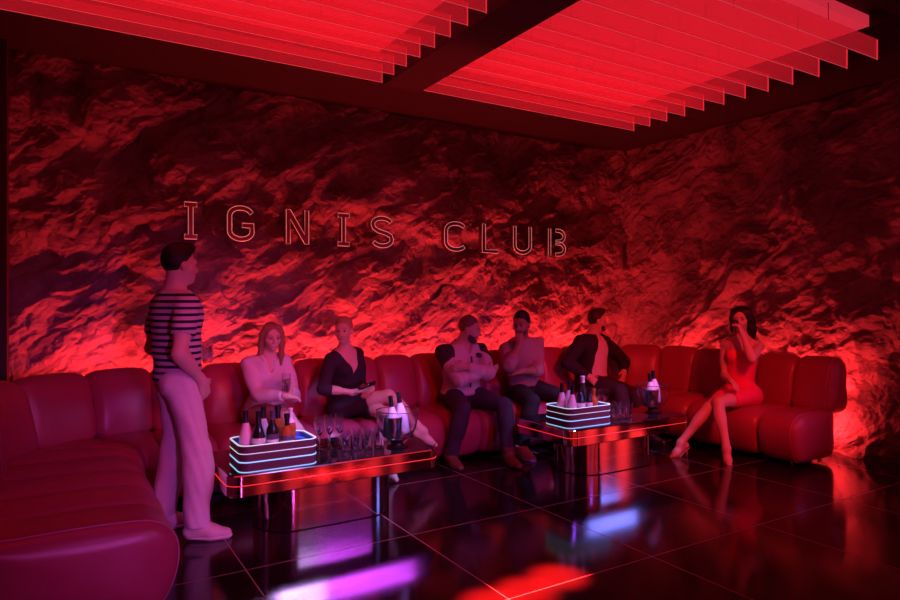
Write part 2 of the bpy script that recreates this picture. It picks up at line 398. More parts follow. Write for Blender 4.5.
# metres along the back wall
for ch, a, b, st, lab in (('I', 0.959, 1.063, S_I, 'chrome letter I, leftmost of the sign, above the standing man'), ('G', 1.344, 1.547, S_G, 'chrome letter G of the wall sign, round with a bar'),
        ('N', 1.867, 2.089, S_N, 'chrome letter N of the wall sign, between the G and an I'), ('I', 2.388, 2.51, S_I, 'chrome letter I of the wall sign, between the N and the S'),
        ('S', 2.757, 2.991, S_S, 'chrome letter S of the wall sign, last of the first word'), ('C', 3.642, 3.876, S_C, 'chrome letter C of the wall sign, first of the second word'),
        ('L', 4.132, 4.341, S_L, 'chrome letter L of the wall sign, between the C and the U'), ('U', 4.563, 4.823, S_U, 'chrome letter U of the wall sign, between the L and the B'),
        ('B', 5.084, 5.346, S_B, 'chrome letter B, rightmost of the sign on the stone wall')):
    letter(ch, a, b, st, lab)

# ------------------------------------------------------------------ the banquette sofa
BX0, BX1, BY, RC = -.10, 6.06, 5.53, .66
Y0, Y1 = 3.24, 3.23
segs = [('l', (BX0, Y0), (BX0, BY - RC)), ('a', (BX0 + RC, BY - RC), 180, 90), ('l', (BX0 + RC, BY), (BX1 - RC, BY)), ('a', (BX1 - RC, BY - RC), 90, 0), ('l', (BX1, BY - RC), (BX1, Y1))]
def seg_len(s): return math.dist(s[1], s[2]) if s[0] == 'l' else RC * PI / 2
TOT = sum(map(seg_len, segs))
def path(d):
    for s in segs:
        L = seg_len(s)
        if d <= L or s is segs[-1]:
            q = d / L
            if s[0] == 'l':
                p = Vector(s[1]).lerp(Vector(s[2]), q); t = (Vector(s[2]) - Vector(s[1])).normalized(); return p, Vector((-t.y, t.x))
            a = math.radians(s[2] + (s[3] - s[2]) * q); n = Vector((math.cos(a), math.sin(a))); return Vector(s[1]) + n * RC, n
        d -= L
def smooth_closed(pts, n):
    """closed Catmull-Rom through control points"""
    out = []; N = len(pts)
    for i in range(N):
        p0, p1, p2, p3 = (Vector(pts[(i + k) % N]) for k in (-1, 0, 1, 2))
        for k in range(n):
            t = k / n; out.append(.5 * ((2 * p1) + (p2 - p0) * t + (2 * p0 - 5 * p1 + 4 * p2 - p3) * t * t + (3 * p1 - p0 - 3 * p2 + p3) * t ** 3))
    return out
SEAT = smooth_closed([(-.49, .045), (-.57, .14), (-.60, .28), (-.575, .385), (-.49, .452), (-.33, .474), (-.12, .470), (.04, .462), (.06, .30), (.03, .06), (-.25, .04)], 4)
BACK = smooth_closed([(-.035, .44), (-.045, .56), (-.02, .72), (.03, .86), (.10, .935), (.18, .945), (.25, .89), (.27, .75), (.275, .55), (.25, .44), (.10, .425)], 4)
def back_shift(d):             # the left run is a little deeper than the rest
    a, b = seg_len(segs[0]), seg_len(segs[0]) + seg_len(segs[1]) * .75
    return .20 if d < a else .20 * max(0, 1 - (d - a) / (b - a))
def channel(name, prof, d0, d1, parent, nt=12, endcap=0):
    cx = sum(p.x for p in prof) / len(prof); cz = sum(p.y for p in prof) / len(prof)
    bm = bmesh.new(); rings = []
    ts = [0, .012, .035, .08, .16, .3, .5, .7, .84, .92, .965, .988, 1]
    for t in ts:
        d = d0 + (d1 - d0) * t; p, n = path(d); e = abs(2 * t - 1)
        pin = .044 * e ** 7 + .010 * e ** 2
        if endcap and ((endcap < 0 and t < .5) or (endcap > 0 and t > .5)): pin = .060 * e ** 12 + .008 * e ** 2
        ring = []; N = len(prof)
        for i, q in enumerate(prof):
            nn = (q - Vector((cx, cz))).normalized()
            qq = q - nn * pin; u = qq.x + back_shift(d) * min(1, max(0, (q.x + .45) / .40))
            ring.append(bm.verts.new((p.x + n.x * u, p.y + n.y * u, qq.y)))
        rings.append(ring)
    N = len(prof)
    for a, b in zip(rings, rings[1:]):
        for i in range(N): bm.faces.new((a[i], a[(i + 1) % N], b[(i + 1) % N], b[i]))
    for ring, dd, sg in ((rings[0], d0, -1), (rings[-1], d1, 1)):       # softly domed ends
        p, n = path(dd); tdir = Vector((n.y, -n.x, 0)); c = sum((v.co for v in ring), Vector()) / N; last = ring
        dome = (.012 if sg < 0 else .022) if (endcap == sg) else 0
        for q in (.12, .3, .55, .8):
            nr = [bm.verts.new(c.lerp(v.co, 1 - q) + tdir * sg * dome * math.sqrt(1 - (1 - q) ** 2)) for v in ring]
            for i in range(N): bm.faces.new((last[i], last[(i + 1) % N], nr[(i + 1) % N], nr[i]))
            last = nr
        cv = bm.verts.new(c + tdir * sg * dome)
        for i in range(N): bm.faces.new((last[i], last[(i + 1) % N], cv))
    bmesh.ops.recalc_face_normals(bm, faces=bm.faces)
    me = bpy.data.meshes.new(name); bm.to_mesh(me); bm.free(); me.polygons.foreach_set('use_smooth', [True] * len(me.polygons)); me.set_sharp_from_angle(angle=math.radians(60))
    return link(name, me, M['leather'], parent)
sofa = tag(bpy.data.objects.new('banquette_sofa', None), 'long curved red leather channel-tufted sofa wrapping three sides of the room', 'sofa'); COL.objects.link(sofa)
NCH = round(TOT / .398); STEP = TOT / NCH
for k in range(NCH):
    cap = -1 if k == 0 else (1 if k == NCH - 1 else 0)
    channel('seat_cushion', SEAT, k * STEP, (k + 1) * STEP, sofa, endcap=cap)
    channel('back_cushion', BACK, k * STEP, (k + 1) * STEP, sofa, endcap=cap)
def sweep(name, prof, d0, d1, n, m, parent):
    bm = bmesh.new(); rings = []
    for k in range(n + 1):
        p, nn = path(d0 + (d1 - d0) * k / n); rings.append([bm.verts.new((p.x + nn.x * u, p.y + nn.y * u, z)) for u, z in prof])
    N = len(prof)
    for a, b in zip(rings, rings[1:]):
        for i in range(N): bm.faces.new((a[i], a[(i + 1) % N], b[(i + 1) % N], b[i]))
    bm.faces.new(rings[0]); bm.faces.new(rings[-1]); return obj(name, bm, m, parent, smooth=False)
sweep('plinth', [(-.38, .012), (.10, .012), (.10, .42), (-.02, .42), (-.02, .10), (-.38, .10)], .25, TOT - .25, 120, M['plinth'], sofa)
for end, dd in ((0, .055), (1, TOT - .055)):                      # piping just inside both ends, on seat and back
    p, n = path(dd)
    for prof in (SEAT, BACK):
        cx = sum(q.x for q in prof) / len(prof); cz = sum(q.y for q in prof) / len(prof); ring = []
        N = len(prof)
        for i, q in enumerate(prof):
            nn = (q - Vector((cx, cz))).normalized()
            qq = q - nn * .004; qq.x += back_shift(dd) * min(1, max(0, (q.x + .45) / .40)); ring.append((p.x + n.x * qq.x, p.y + n.y * qq.x, qq.y))
        bm = bmesh.new(); tube(bm, ring, .0042, 6, closed=True); obj('piping', bm, M['piping'], sofa)
for d in [.22, 1.6] + [2.9 + 1.6 * k for k in range(3)] + [TOT - .22]:
    for u in (-.30, .17):
        p, n = path(d); bm = bmesh.new(); lathe(bm, [(0, 0), (.016, 0), (.022, .07), (0, .07)], 14, (p.x + n.x * u, p.y + n.y * u)); obj('leg', bm, M['steel'], sofa)

# red light strip behind the sofa back, one run
bm = bmesh.new(); rings = []
pts = []
for k in range(81):
    p, n = path(.6 + (TOT - .75) * k / 80); u = .315; pts.append((p.x + n.x * u, p.y + n.y * u, .62))
pts = [p for p in pts if p[0] > BX0 + .15]
tube(bm, pts, .012, 8); tag(obj('light_strip', bm, M['red_led']), 'red light strip glowing behind the sofa back along the stone wall', 'light strip')

# ------------------------------------------------------------------ tables
def table(x0, y0, label):
    W, D, ZT, TH = 1.44, .74, .44, .135
    t = thing('cocktail_table', label, 'table', (x0 + W / 2, y0 + D / 2, 0), 'low chrome cocktail tables')
    lp = rrect(-W / 2, W / 2, -D / 2, D / 2, .085, 8); lpi = rrect(-W / 2 + .012, W / 2 - .012, -D / 2 + .012, D / 2 - .012, .075, 8)
    bm = bmesh.new(); prism(bm, lp, ZT - TH, ZT - .004, .006); obj('rim', bm, M['chrome'], t)
    bm = bmesh.new(); prism(bm, lpi, ZT - .005, ZT, .001); obj('glass_top', bm, M['tabletop'], t)
    bm = bmesh.new(); ring_band(bm, rrect(-W / 2 - .003, W / 2 + .003, -D / 2 - .003, D / 2 + .003, .088, 8), rrect(-W / 2 + .004, W / 2 - .004, -D / 2 + .004, D / 2 - .004, .081, 8), ZT - .068, ZT - .0645)
    obj('light_strip', bm, M['red_led'], t)
    bm = bmesh.new(); prism(bm, rrect(-.475, .475, -.24, .24, .235, 14), .006, ZT - TH + .002); obj('drum_base', bm, M['drum_chrome'], t)
    bm = bmesh.new(); prism(bm, rrect(-.465, .465, -.23, .23, .225, 14), 0, .008); obj('foot_gap', bm, M['plinth'], t)
    return t
table(.86, 3.92, 'low chrome-rimmed cocktail table nearest the standing man, left one')
table(3.48, 3.89, 'low chrome-rimmed cocktail table in front of the man in a suit, right one')

def tray(x0, y0, label):
    W, D, Z, H = .49, .32, .441, .16
    t = thing('bottle_tray', label, 'tray', (x0 + W / 2, y0 + D / 2, Z), 'lit bottle trays')
    def rr(g): return rrect(-W / 2 + g, W / 2 - g, -D / 2 + g, D / 2 - g, .06 - g * .6, 7)
    bm = bmesh.new(); ring_band(bm, rr(.002), rr(.016), .004, H - .004); prism(bm, rr(.012), .003, .012); obj('tray_wall', bm, M['tray'], t)
    bm = bmesh.new(); ring_band(bm, rr(.016), rr(.019), .014, H - .004); prism(bm, rr(.018), .044, .053); obj('tray_liner', bm, M['tray_inside'], t)
    for z0, z1, m in ((H - .003, H + .001, 'white_led'), (.109, .1125, 'white_led'), (.056, .063, 'blue_led'), (.0, .003, 'blue_led')):
        bm = bmesh.new(); ring_band(bm, rr(-.001), rr(.010 if z1 < H else .009), z0, z1); obj('light_band', bm, M[m], t)
    bm = bmesh.new(); ring_band(bm, rr(.0195), rr(.022), .11, .125); obj('inner_light_band', bm, M['deep_blue_led'], t)
    return t
tray(.935, 3.955, 'lit black bottle tray with light bands on the left table')
tray(3.52, 3.95, 'lit black bottle tray with light bands on the right table')

# ------------------------------------------------------------------ bottles, glasses, buckets
PROF = {
 'champagne': [(0, 0), (.040, 0), (.044, .01), (.044, .11), (.041, .145), (.028, .19), (.0175, .225), (.015, .25), (.0145, .285), (.016, .290), (.016, .302), (0, .302)],
 'wine': [(0, 0), (.034, 0), (.037, .008), (.037, .17), (.034, .19), (.016, .225), (.0145, .235), (.014, .285), (.0155, .288), (.0155, .30), (0, .30)],
 'spirit': [(0, 0), (.038, 0), (.041, .008), (.041, .15), (.037, .17), (.017, .195), (.0145, .20), (.0145, .245), (.018, .247), (.018, .275), (0, .275)],
}
LZS = {'champagne': (.075, .095, .115, .14), 'wine': (.09, .11, .13, .158), 'spirit': (.07, .09, .115, .138)}
def bottle(kind, body_m, cap_m, label_m, label, pos, tilt=(0, 0), scale=1., group=None, foil_from=.225, neck_m=None):
    t = thing('bottle', label, 'bottle', pos, group); t.rotation_euler = (tilt[0], tilt[1], random.random() * 6); t.scale = (scale,) * 3
    pr = PROF[kind]
    def rad(z):
        for (r0, z0), (r1, z1) in zip(pr, pr[1:]):
            if z0 <= z <= z1 and z1 > z0: return r0 + (r1 - r0) * (z - z0) / (z1 - z0)
        return pr[-2][0]
    bm = bmesh.new(); lathe(bm, pr, 24); obj('bottle_body', bm, M[body_m], t)
    top = pr[-1][1]
    zs = [foil_from] + [z for r, z in pr if foil_from < z < top - .001] + [top]
    bm = bmesh.new(); lathe(bm, [(rad(z) + .0012, z) for z in zs] + [(0, top + .0012)], 24); obj('cap', bm, M[cap_m], t)
    if label_m:
        bm = bmesh.new(); lathe(bm, [(rad(z) + .0008, z) for z in LZS[kind]], 24); obj('paper_label', bm, M[label_m], t)
        bm = bmesh.new(); lathe(bm, [(rad(z) + .0014, z) for z in (LZS[kind][1] - .004, LZS[kind][2] - .006)], 24); obj('label_band', bm, M['dark_label' if label_m == 'cream_label' else 'cream_label'], t)
    return t
G1, G2 = 'bottles in the left tray', 'bottles in the right tray'
Z0 = .495
bottle('champagne', 'pink_bottle', 'black_foil', None, 'pale pink bottle with black foil, at the left end of the left tray', (1.005, 4.075, Z0), (0, .05), 1.0, G1)
bottle('champagne', 'dark_bottle', 'black_foil', 'cream_label', 'dark bottle with a pale label, second from the left in the left tray', (1.06, 4.015, Z0), (.0, 0), 1.0, G1)
bottle('champagne', 'pink_bottle', 'black_foil', None, 'pink bottle with black foil, behind the dark bottles of the left tray', (1.135, 4.18, Z0), (0, 0), 1., G1)
bottle('wine', 'dark_bottle', 'dark_label', 'dark_label', 'slim dark brown bottle in the middle of the left tray', (1.145, 4.01, Z0), (0, 0), 1.0, G1, .24)
bottle('spirit', 'amber_bottle', 'black_foil', None, 'amber bottle with a black cap at the back of the left tray', (1.225, 4.165, Z0), (0, 0), 1.1, G1, .20)
bottle('wine', 'amber_bottle', 'white_foil', None, 'bottle with a white capsule at the back of the left tray', (1.31, 4.17, Z0), (0, 0), .92, G1, .20)
bottle('spirit', 'amber_bottle', 'black_foil', 'dark_label', 'amber bottle with a dark label and black cap, rightmost in the left tray', (1.24, 4.02, Z0), (0, 0), .98, G1, .20)
bottle('champagne', 'pink_bottle', 'black_foil', None, 'pale pink bottle with black foil, leftmost in the right tray', (3.585, 4.11, Z0), (0, 0), .98, G2)
bottle('champagne', 'pink_bottle', 'black_foil', None, 'pale pink bottle with black foil, at the front corner of the right tray', (3.595, 4.005, Z0), (0, .05), .95, G2)
bottle('champagne', 'pink_bottle', 'black_foil', None, 'pink bottle with black foil, half hidden behind two pink bottles', (3.71, 4.16, Z0), (0, 0), 1.0, G2)
bottle('champagne', 'dark_bottle', 'black_foil', 'cream_label', 'dark bottle with a pale label at the front of the right tray', (3.695, 4.01, Z0), (0, 0), 1., G2)
bottle('wine', 'dark_bottle', 'white_foil', None, 'dark bottle with a pink capsule at the back of the right tray', (3.835, 4.13, Z0), (0, 0), 1.12, G2, .25)
bottle('wine', 'dark_bottle', 'black_foil', 'cream_label', 'slim dark bottle with a small label in the right tray', (3.79, 4.01, Z0), (0, 0), .85, G2, .24)
bottle('spirit', 'amber_bottle', 'amber_bottle', None, 'amber round-shouldered bottle, rightmost in the right tray', (3.885, 4.05, Z0), (0, 0), .86, G2, .20)

def flute_mesh():
    bm = bmesh.new()
    lathe(bm, [(0, 0), (.030, 0), (.030, .0025), (.006, .008), (.0036, .02), (.0036, .085), (.008, .098), (.022, .125), (.027, .165), (.024, .228), (.0228, .228), (.0255, .165), (.0205, .127), (.006, .104), (0, .102)], 20)
    return bm
def tumbler_mesh():
    bm = bmesh.new(); lathe(bm, [(0, 0), (.028, 0), (.030, .004), (.034, .128), (.0325, .128), (.0285, .014), (0, .012)], 20); return bm
def glass_set(mesh_fn, name, spots, group, z, kind):
    proto = None
    for (x, y, lab) in spots:
        if proto is None: o = proto = obj(name, mesh_fn(), M['glass'])
        else: o = proto.copy(); COL.objects.link(o)
        o.location = (x, y, z); o.rotation_euler.z = random.random() * 3; tag(o, lab, kind, group)
cols = ['first', 'second', 'third', 'fourth']
sp = []
for r, (y, rn) in enumerate(((4.30, 'front'), (4.385, 'back'))):
    for c in range(3): sp.append((1.555 + .075 * c + .02 * r, y, f'tall stemmed glass on the left table, {rn} row, {cols[c]} from the tray'))
glass_set(flute_mesh, 'stemmed_glass', sp, 'stemmed glasses on the left table', .4405, 'glass')
sp = []
for r, (y, rn) in enumerate(((4.21, 'front'), (4.30, 'back'))):
    for c in range(4): sp.append((1.735 + .078 * c + .03 * r - .02, y - .015 * c, f'straight tumbler on the left table, {rn} row, {cols[c]} from the tray'))
glass_set(tumbler_mesh, 'tumbler', sp, 'tumblers on the left table', .4405, 'glass')
sp = []
for r, (y, rn) in enumerate(((4.315, 'front'), (4.40, 'back'))):
    for c in range(3): sp.append((4.115 + .085 * c + .02 * r, y, f'tall stemmed glass on the right table, {rn} row, {cols[c]} from the tray'))
glass_set(flute_mesh, 'stemmed_glass', sp, 'stemmed glasses on the right table', .4405, 'glass')
sp = []
for r, (y, rn) in enumerate(((4.10, 'front'), (4.19, 'back'))):
    for c in range(3): sp.append((4.19 + .085 * c + .03 * r, y, f'straight tumbler on the right table, {rn} row, {cols[c]} from the tray'))
glass_set(tumbler_mesh, 'tumbler', sp, 'tumblers on the right table', .4405, 'glass')

def bucket(x, y, label):
    t = thing('ice_bucket', label, 'ice bucket', (x, y, .4405), 'ice buckets')
    bm = bmesh.new(); lathe(bm, [(0, .050), (.06, .052), (.105, .085), (.133, .14), (.146, .20), (.150, .262), (.1455, .262), (.1415, .20), (.128, .142), (.10, .09), (.058, .058), (0, .056)], 36); obj('bowl', bm, M['bucket_glass'], t)
    bm = bmesh.new(); lathe(bm, [(0, 0), (.072, 0), (.075, .006), (.05, .018), (.042, .034), (.05, .0495), (0, .0495)], 28); obj('foot', bm, M['plinth'], t)
    bm = bmesh.new(); lathe(bm, [(0, .064), (.046, .066), (.062, .095), (.070, .222), (.072, .224), (.0685, .224), (.060, .097), (.044, .070), (0, .069)], 28, (-.045, -.018)); obj('steel_insert', bm, M['steel'], t)
    bm = bmesh.new(); ring_ = [(.150 * math.cos(2 * PI * k / 40), .150 * math.sin(2 * PI * k / 40), .262) for k in range(40)]; tube(bm, ring_, .0035, 6, closed=True); obj('rim', bm, M['steel'], t)
bucket(2.055, 4.10, 'clear footed ice bucket with two bottles on the left table')
bucket(4.70, 4.13, 'clear footed ice bucket with two bottles on the right table')
def bucket_bottles(x, y, lab, g):
    for dx, dy, dz, rot, l2 in ((-.022, -.012, .515, (0, -.13, 0), 'left'), (.060, .012, .535, (0, -.16, 0), 'right')):
        b = bottle('champagne', 'pink_bottle', 'black_foil', None, f'{l2} one of two black-topped bottles leaning in the {lab} ice bucket', (x + dx, y + dy, dz), (0, 0), .98, g); b.rotation_euler = rot
bucket_bottles(2.055, 4.10, 'left table', 'bottles in the left ice bucket'); bucket_bottles(4.70, 4.13, 'right table', 'bottles in the right ice bucket')

# ------------------------------------------------------------------ people: signed-distance modelling, meshed with surface nets
f32 = np.float32
def V3(*a): return np.array(a, float)
def unit(v): v = np.asarray(v, float); return v / (np.linalg.norm(v) + 1e-12)
def sd_cone(P, a, b, ra, rb):
    pa = P - a; ba = b - a; h = np.clip((pa @ ba) / (ba @ ba + 1e-12), 0, 1)
    return np.linalg.norm(pa - h[..., None] * ba, axis=-1) - (ra + (rb - ra) * h)
def sd_ell(P, c, R, r):
    q = (P - c) @ R.T                                    # R rows = axes
    k0 = np.linalg.norm(q / r, axis=-1); k1 = np.linalg.norm(q / (r * r), axis=-1) + 1e-9
    return k0 * (k0 - 1) / k1
def cone(a, b, ra, rb, tagn, k=.02, op='+', off=1):
    a = np.asarray(a, float); b = np.asarray(b, float); m = max(ra, rb)
    return dict(f=lambda P, o: sd_cone(P, a, b, ra + o, rb + o), lo=np.minimum(a, b) - m, hi=np.maximum(a, b) + m, t=tagn, k=k, op=op)
def ell(c, R, r, tagn, k=.02, op='+'):
    c = np.asarray(c, float); R = np.asarray(R, float); r = np.asarray(r, float); m = r.max()
    e = np.abs(R.T) @ r
    return dict(f=lambda P, o: sd_ell(P, c, R, r + o), lo=c - e, hi=c + e, t=tagn, k=k, op=op)

def evaluate(groups, h, off=0., cuts=(), wrinkle=0., pad=.03, offs=None, gcuts=None):
    """groups: lists of prims blended inside; groups joined with a small blend. cuts: list of (fn(P)->d) intersected."""
    prims = [p for g in groups for p in g]
    mo = max([off] + list((offs or {}).values()))
    lo = np.min([p['lo'] for p in prims if p['op'] == '+'], 0) - mo - pad; hi = np.max([p['hi'] for p in prims if p['op'] == '+'], 0) + mo + pad
    n = np.ceil((hi - lo) / h).astype(int) + 1
    ax = [lo[i] + h * np.arange(n[i]) for i in range(3)]
    F = np.full(n, .5, f32)
    def sub(p, o, k):
        e = o + k + 3 * h; i0 = np.clip(np.floor((p['lo'] - e - lo) / h).astype(int), 0, n - 1); i1 = np.clip(np.ceil((p['hi'] + e - lo) / h).astype(int) + 1, 1, n)
        s = tuple(slice(a, b) for a, b in zip(i0, i1)); G = np.stack(np.meshgrid(*[ax[i][s[i]] for i in range(3)], indexing='ij'), -1)
        return s, p['f'](G, o).astype(f32)
    def smin(a, b, k):
        hh = np.maximum(k - np.abs(a - b), 0) / k; return np.minimum(a, b) - hh * hh * k * .25
    for gi, g in enumerate(groups):
        if not g: continue
        A = np.full(n, .5, f32)
        for p in g:
            o = (offs or {}).get(p['t'], off); s, d = sub(p, o if p['op'] == '+' else 0, p['k'])
            if p['op'] == '+': A[s] = smin(A[s], d, p['k'])
            else:
                k = p['k']; a = A[s]; hh = np.maximum(k - np.abs(a + d), 0) / k; A[s] = np.maximum(a, -d) + hh * hh * k * .25
        if gcuts and gi in gcuts:
            G = np.stack(np.meshgrid(*ax, indexing='ij'), -1)
            for c in gcuts[gi]: A = np.maximum(A, c(G).astype(f32))
        F = A if gi == 0 else smin(F, A, .012)
    if wrinkle or cuts:
        G = np.stack(np.meshgrid(*ax, indexing='ij'), -1)
        if wrinkle:
            x, y, z = G[..., 0], G[..., 1], G[..., 2]
            F = F + (wrinkle * (np.sin(31 * z + 9 * np.sin(13 * x + 3) + 6 * y) * .6 + np.sin(24 * x - 17 * y + 21 * z) * .5)).astype(f32)
        for c in cuts: F = np.maximum(F, c(G).astype(f32))
    F[[0, -1]] = .5; F[:, [0, -1]] = .5; F[:, :, [0, -1]] = .5
    return F, lo, h

def surface_net(F, lo, h):
    I = F < 0; nx, ny, nz = F.shape
    c = np.zeros((nx - 1, ny - 1, nz - 1), np.int8)
    for a in (0, 1):
        for b in (0, 1):
            for d in (0, 1): c += I[a:nx - 1 + a, b:ny - 1 + b, d:nz - 1 + d]
    act = (c > 0) & (c < 8); ids = np.full(c.shape, -1, np.int64); ijk = np.argwhere(act); ids[act] = np.arange(len(ijk))
    acc = np.zeros((len(ijk), 3)); cnt = np.zeros(len(ijk))
    corners = [(a, b, d) for a in (0, 1) for b in (0, 1) for d in (0, 1)]
    val = {q: F[ijk[:, 0] + q[0], ijk[:, 1] + q[1], ijk[:, 2] + q[2]] for q in corners}
    for q in corners:
        for axis in range(3):
            if q[axis] == 0:
                q2 = list(q); q2[axis] = 1; q2 = tuple(q2); a, b = val[q], val[q2]; m = (a < 0) != (b < 0)
                t = np.where(m, a / np.where(a == b, 1, a - b), 0); p = np.array(q, float)[None] + t[:, None] * np.eye(3)[axis][None]
                acc += np.where(m[:, None], p, 0); cnt += m
    V = (ijk + acc / cnt[:, None]) * h + lo
    faces = []
    for axis in range(3):
        o = [s for s in range(3) if s != axis]; sl0 = [slice(1, -1)] * 3; sl0[axis] = slice(0, -1); sl1 = list(sl0); sl1[axis] = slice(1, None)
        A = I[tuple(sl0)]; B = I[tuple(sl1)]; e = np.argwhere(A != B); base = e + np.array([0 if s == axis else 1 for s in range(3)])
        flip = A[tuple(e.T)]
        u, v = np.zeros(3, int), np.zeros(3, int); u[o[0]] = 1; v[o[1]] = 1
        q = np.stack([ids[tuple((base - u - v).T)], ids[tuple((base - v).T)], ids[tuple(base.T)], ids[tuple((base - u).T)]], 1)
        fl = flip if axis != 1 else ~flip
        q[~fl] = q[~fl][:, ::-1]; faces.append(q)
    Fq = np.concatenate(faces); Fq = Fq[(Fq >= 0).all(1)]
    # two rounds of neighbour averaging
    for lam in (.5, .5):
        S = np.zeros_like(V); C = np.zeros(len(V))
        for k in range(4):
            a, b = Fq[:, k], Fq[:, (k + 1) % 4]
            np.add.at(S, a, V[b]); np.add.at(S, b, V[a]); np.add.at(C, a, 1); np.add.at(C, b, 1)
        V = V + lam * (S / np.maximum(C, 1)[:, None] - V)
    return V, Fq

def sdf_obj(name, groups, h, m, parent=None, base=None, **kw):
    Vv, Fq = surface_net(*evaluate(groups, h, **kw)); base = np.zeros(3) if base is None else base
    o = link(name, np_mesh(name, Vv - base, Fq), m, None, tuple(base) if parent is None else (0, 0, 0))
    if parent: o.parent = parent
    return o

def frame(fwd, up=(0, 0, 1)):
    """rows right, forward, up"""
    f = unit(fwd); r = unit(np.cross(f, up)); u = np.cross(r, f); return np.array([r, f, u])
def ik(a, target, l1, l2, pole):
    a = np.asarray(a, float); t = np.asarray(target, float); d = t - a; L = np.linalg.norm(d); dn = d / L; Lc = min(L, (l1 + l2) * .995)
    t = a + dn * Lc; x = (l1 * l1 - l2 * l2 + Lc * Lc) / (2 * Lc); hgt = math.sqrt(max(l1 * l1 - x * x, 0)); p = np.asarray(pole, float); p = unit(p - dn * (p @ dn))
    return a + dn * x + p * hgt, t

def build_hand(w, d, n, side, curl, s, tagn, thumb_in=.3):
    """w wrist, d finger direction, n palm normal (the way fingers curl), side = towards the thumb"""
    d = unit(d); n = unit(np.asarray(n, float) - d * (np.asarray(n, float) @ d)); sd = unit(side - d * (side @ d) - n * (side @ n)); out = []
    R = np.array([sd, d, n]); out.append(ell(w + d * .048 * s, R, np.array([.040, .054, .0165]) * s, tagn, .015))
    out.append(cone(w - d * .02 * s, w + d * .02 * s, .025 * s, .028 * s, tagn, .02))
    for k, (o, L) in enumerate(((.030, .072), (.010, .082), (-.011, .076), (-.030, .060))):
        b = w + d * .082 * s + sd * o * s; ang = 0; p = b - d * .02 * s; q = b; out.append(cone(p, q, .011 * s, .0098 * s, tagn, .008)); p = q
        for j, fr in enumerate((.45, .32, .25)):
            ang += curl * (.8, 1., .8)[j]; dd = d * math.cos(ang) + n * math.sin(ang) + sd * o * 1.2 * (1 - min(curl, 1)); q = p + unit(dd) * L * fr * s
            out.append(cone(p, q, (.0098 - .0007 * j) * s, (.0092 - .0009 * j) * s, tagn, .005)); p = q
    b = w + d * .022 * s + sd * .028 * s; q = b + unit(sd * .75 + d * .6 + n * thumb_in) * .038 * s; out.append(cone(b, q, .015 * s, .0115 * s, tagn, .010))
    q2 = q + unit(sd * .15 + d * .85 + n * (thumb_in + .3 * curl)) * .036 * s; out.append(cone(q, q2, .011 * s, .0085 * s, tagn, .006))
    return out

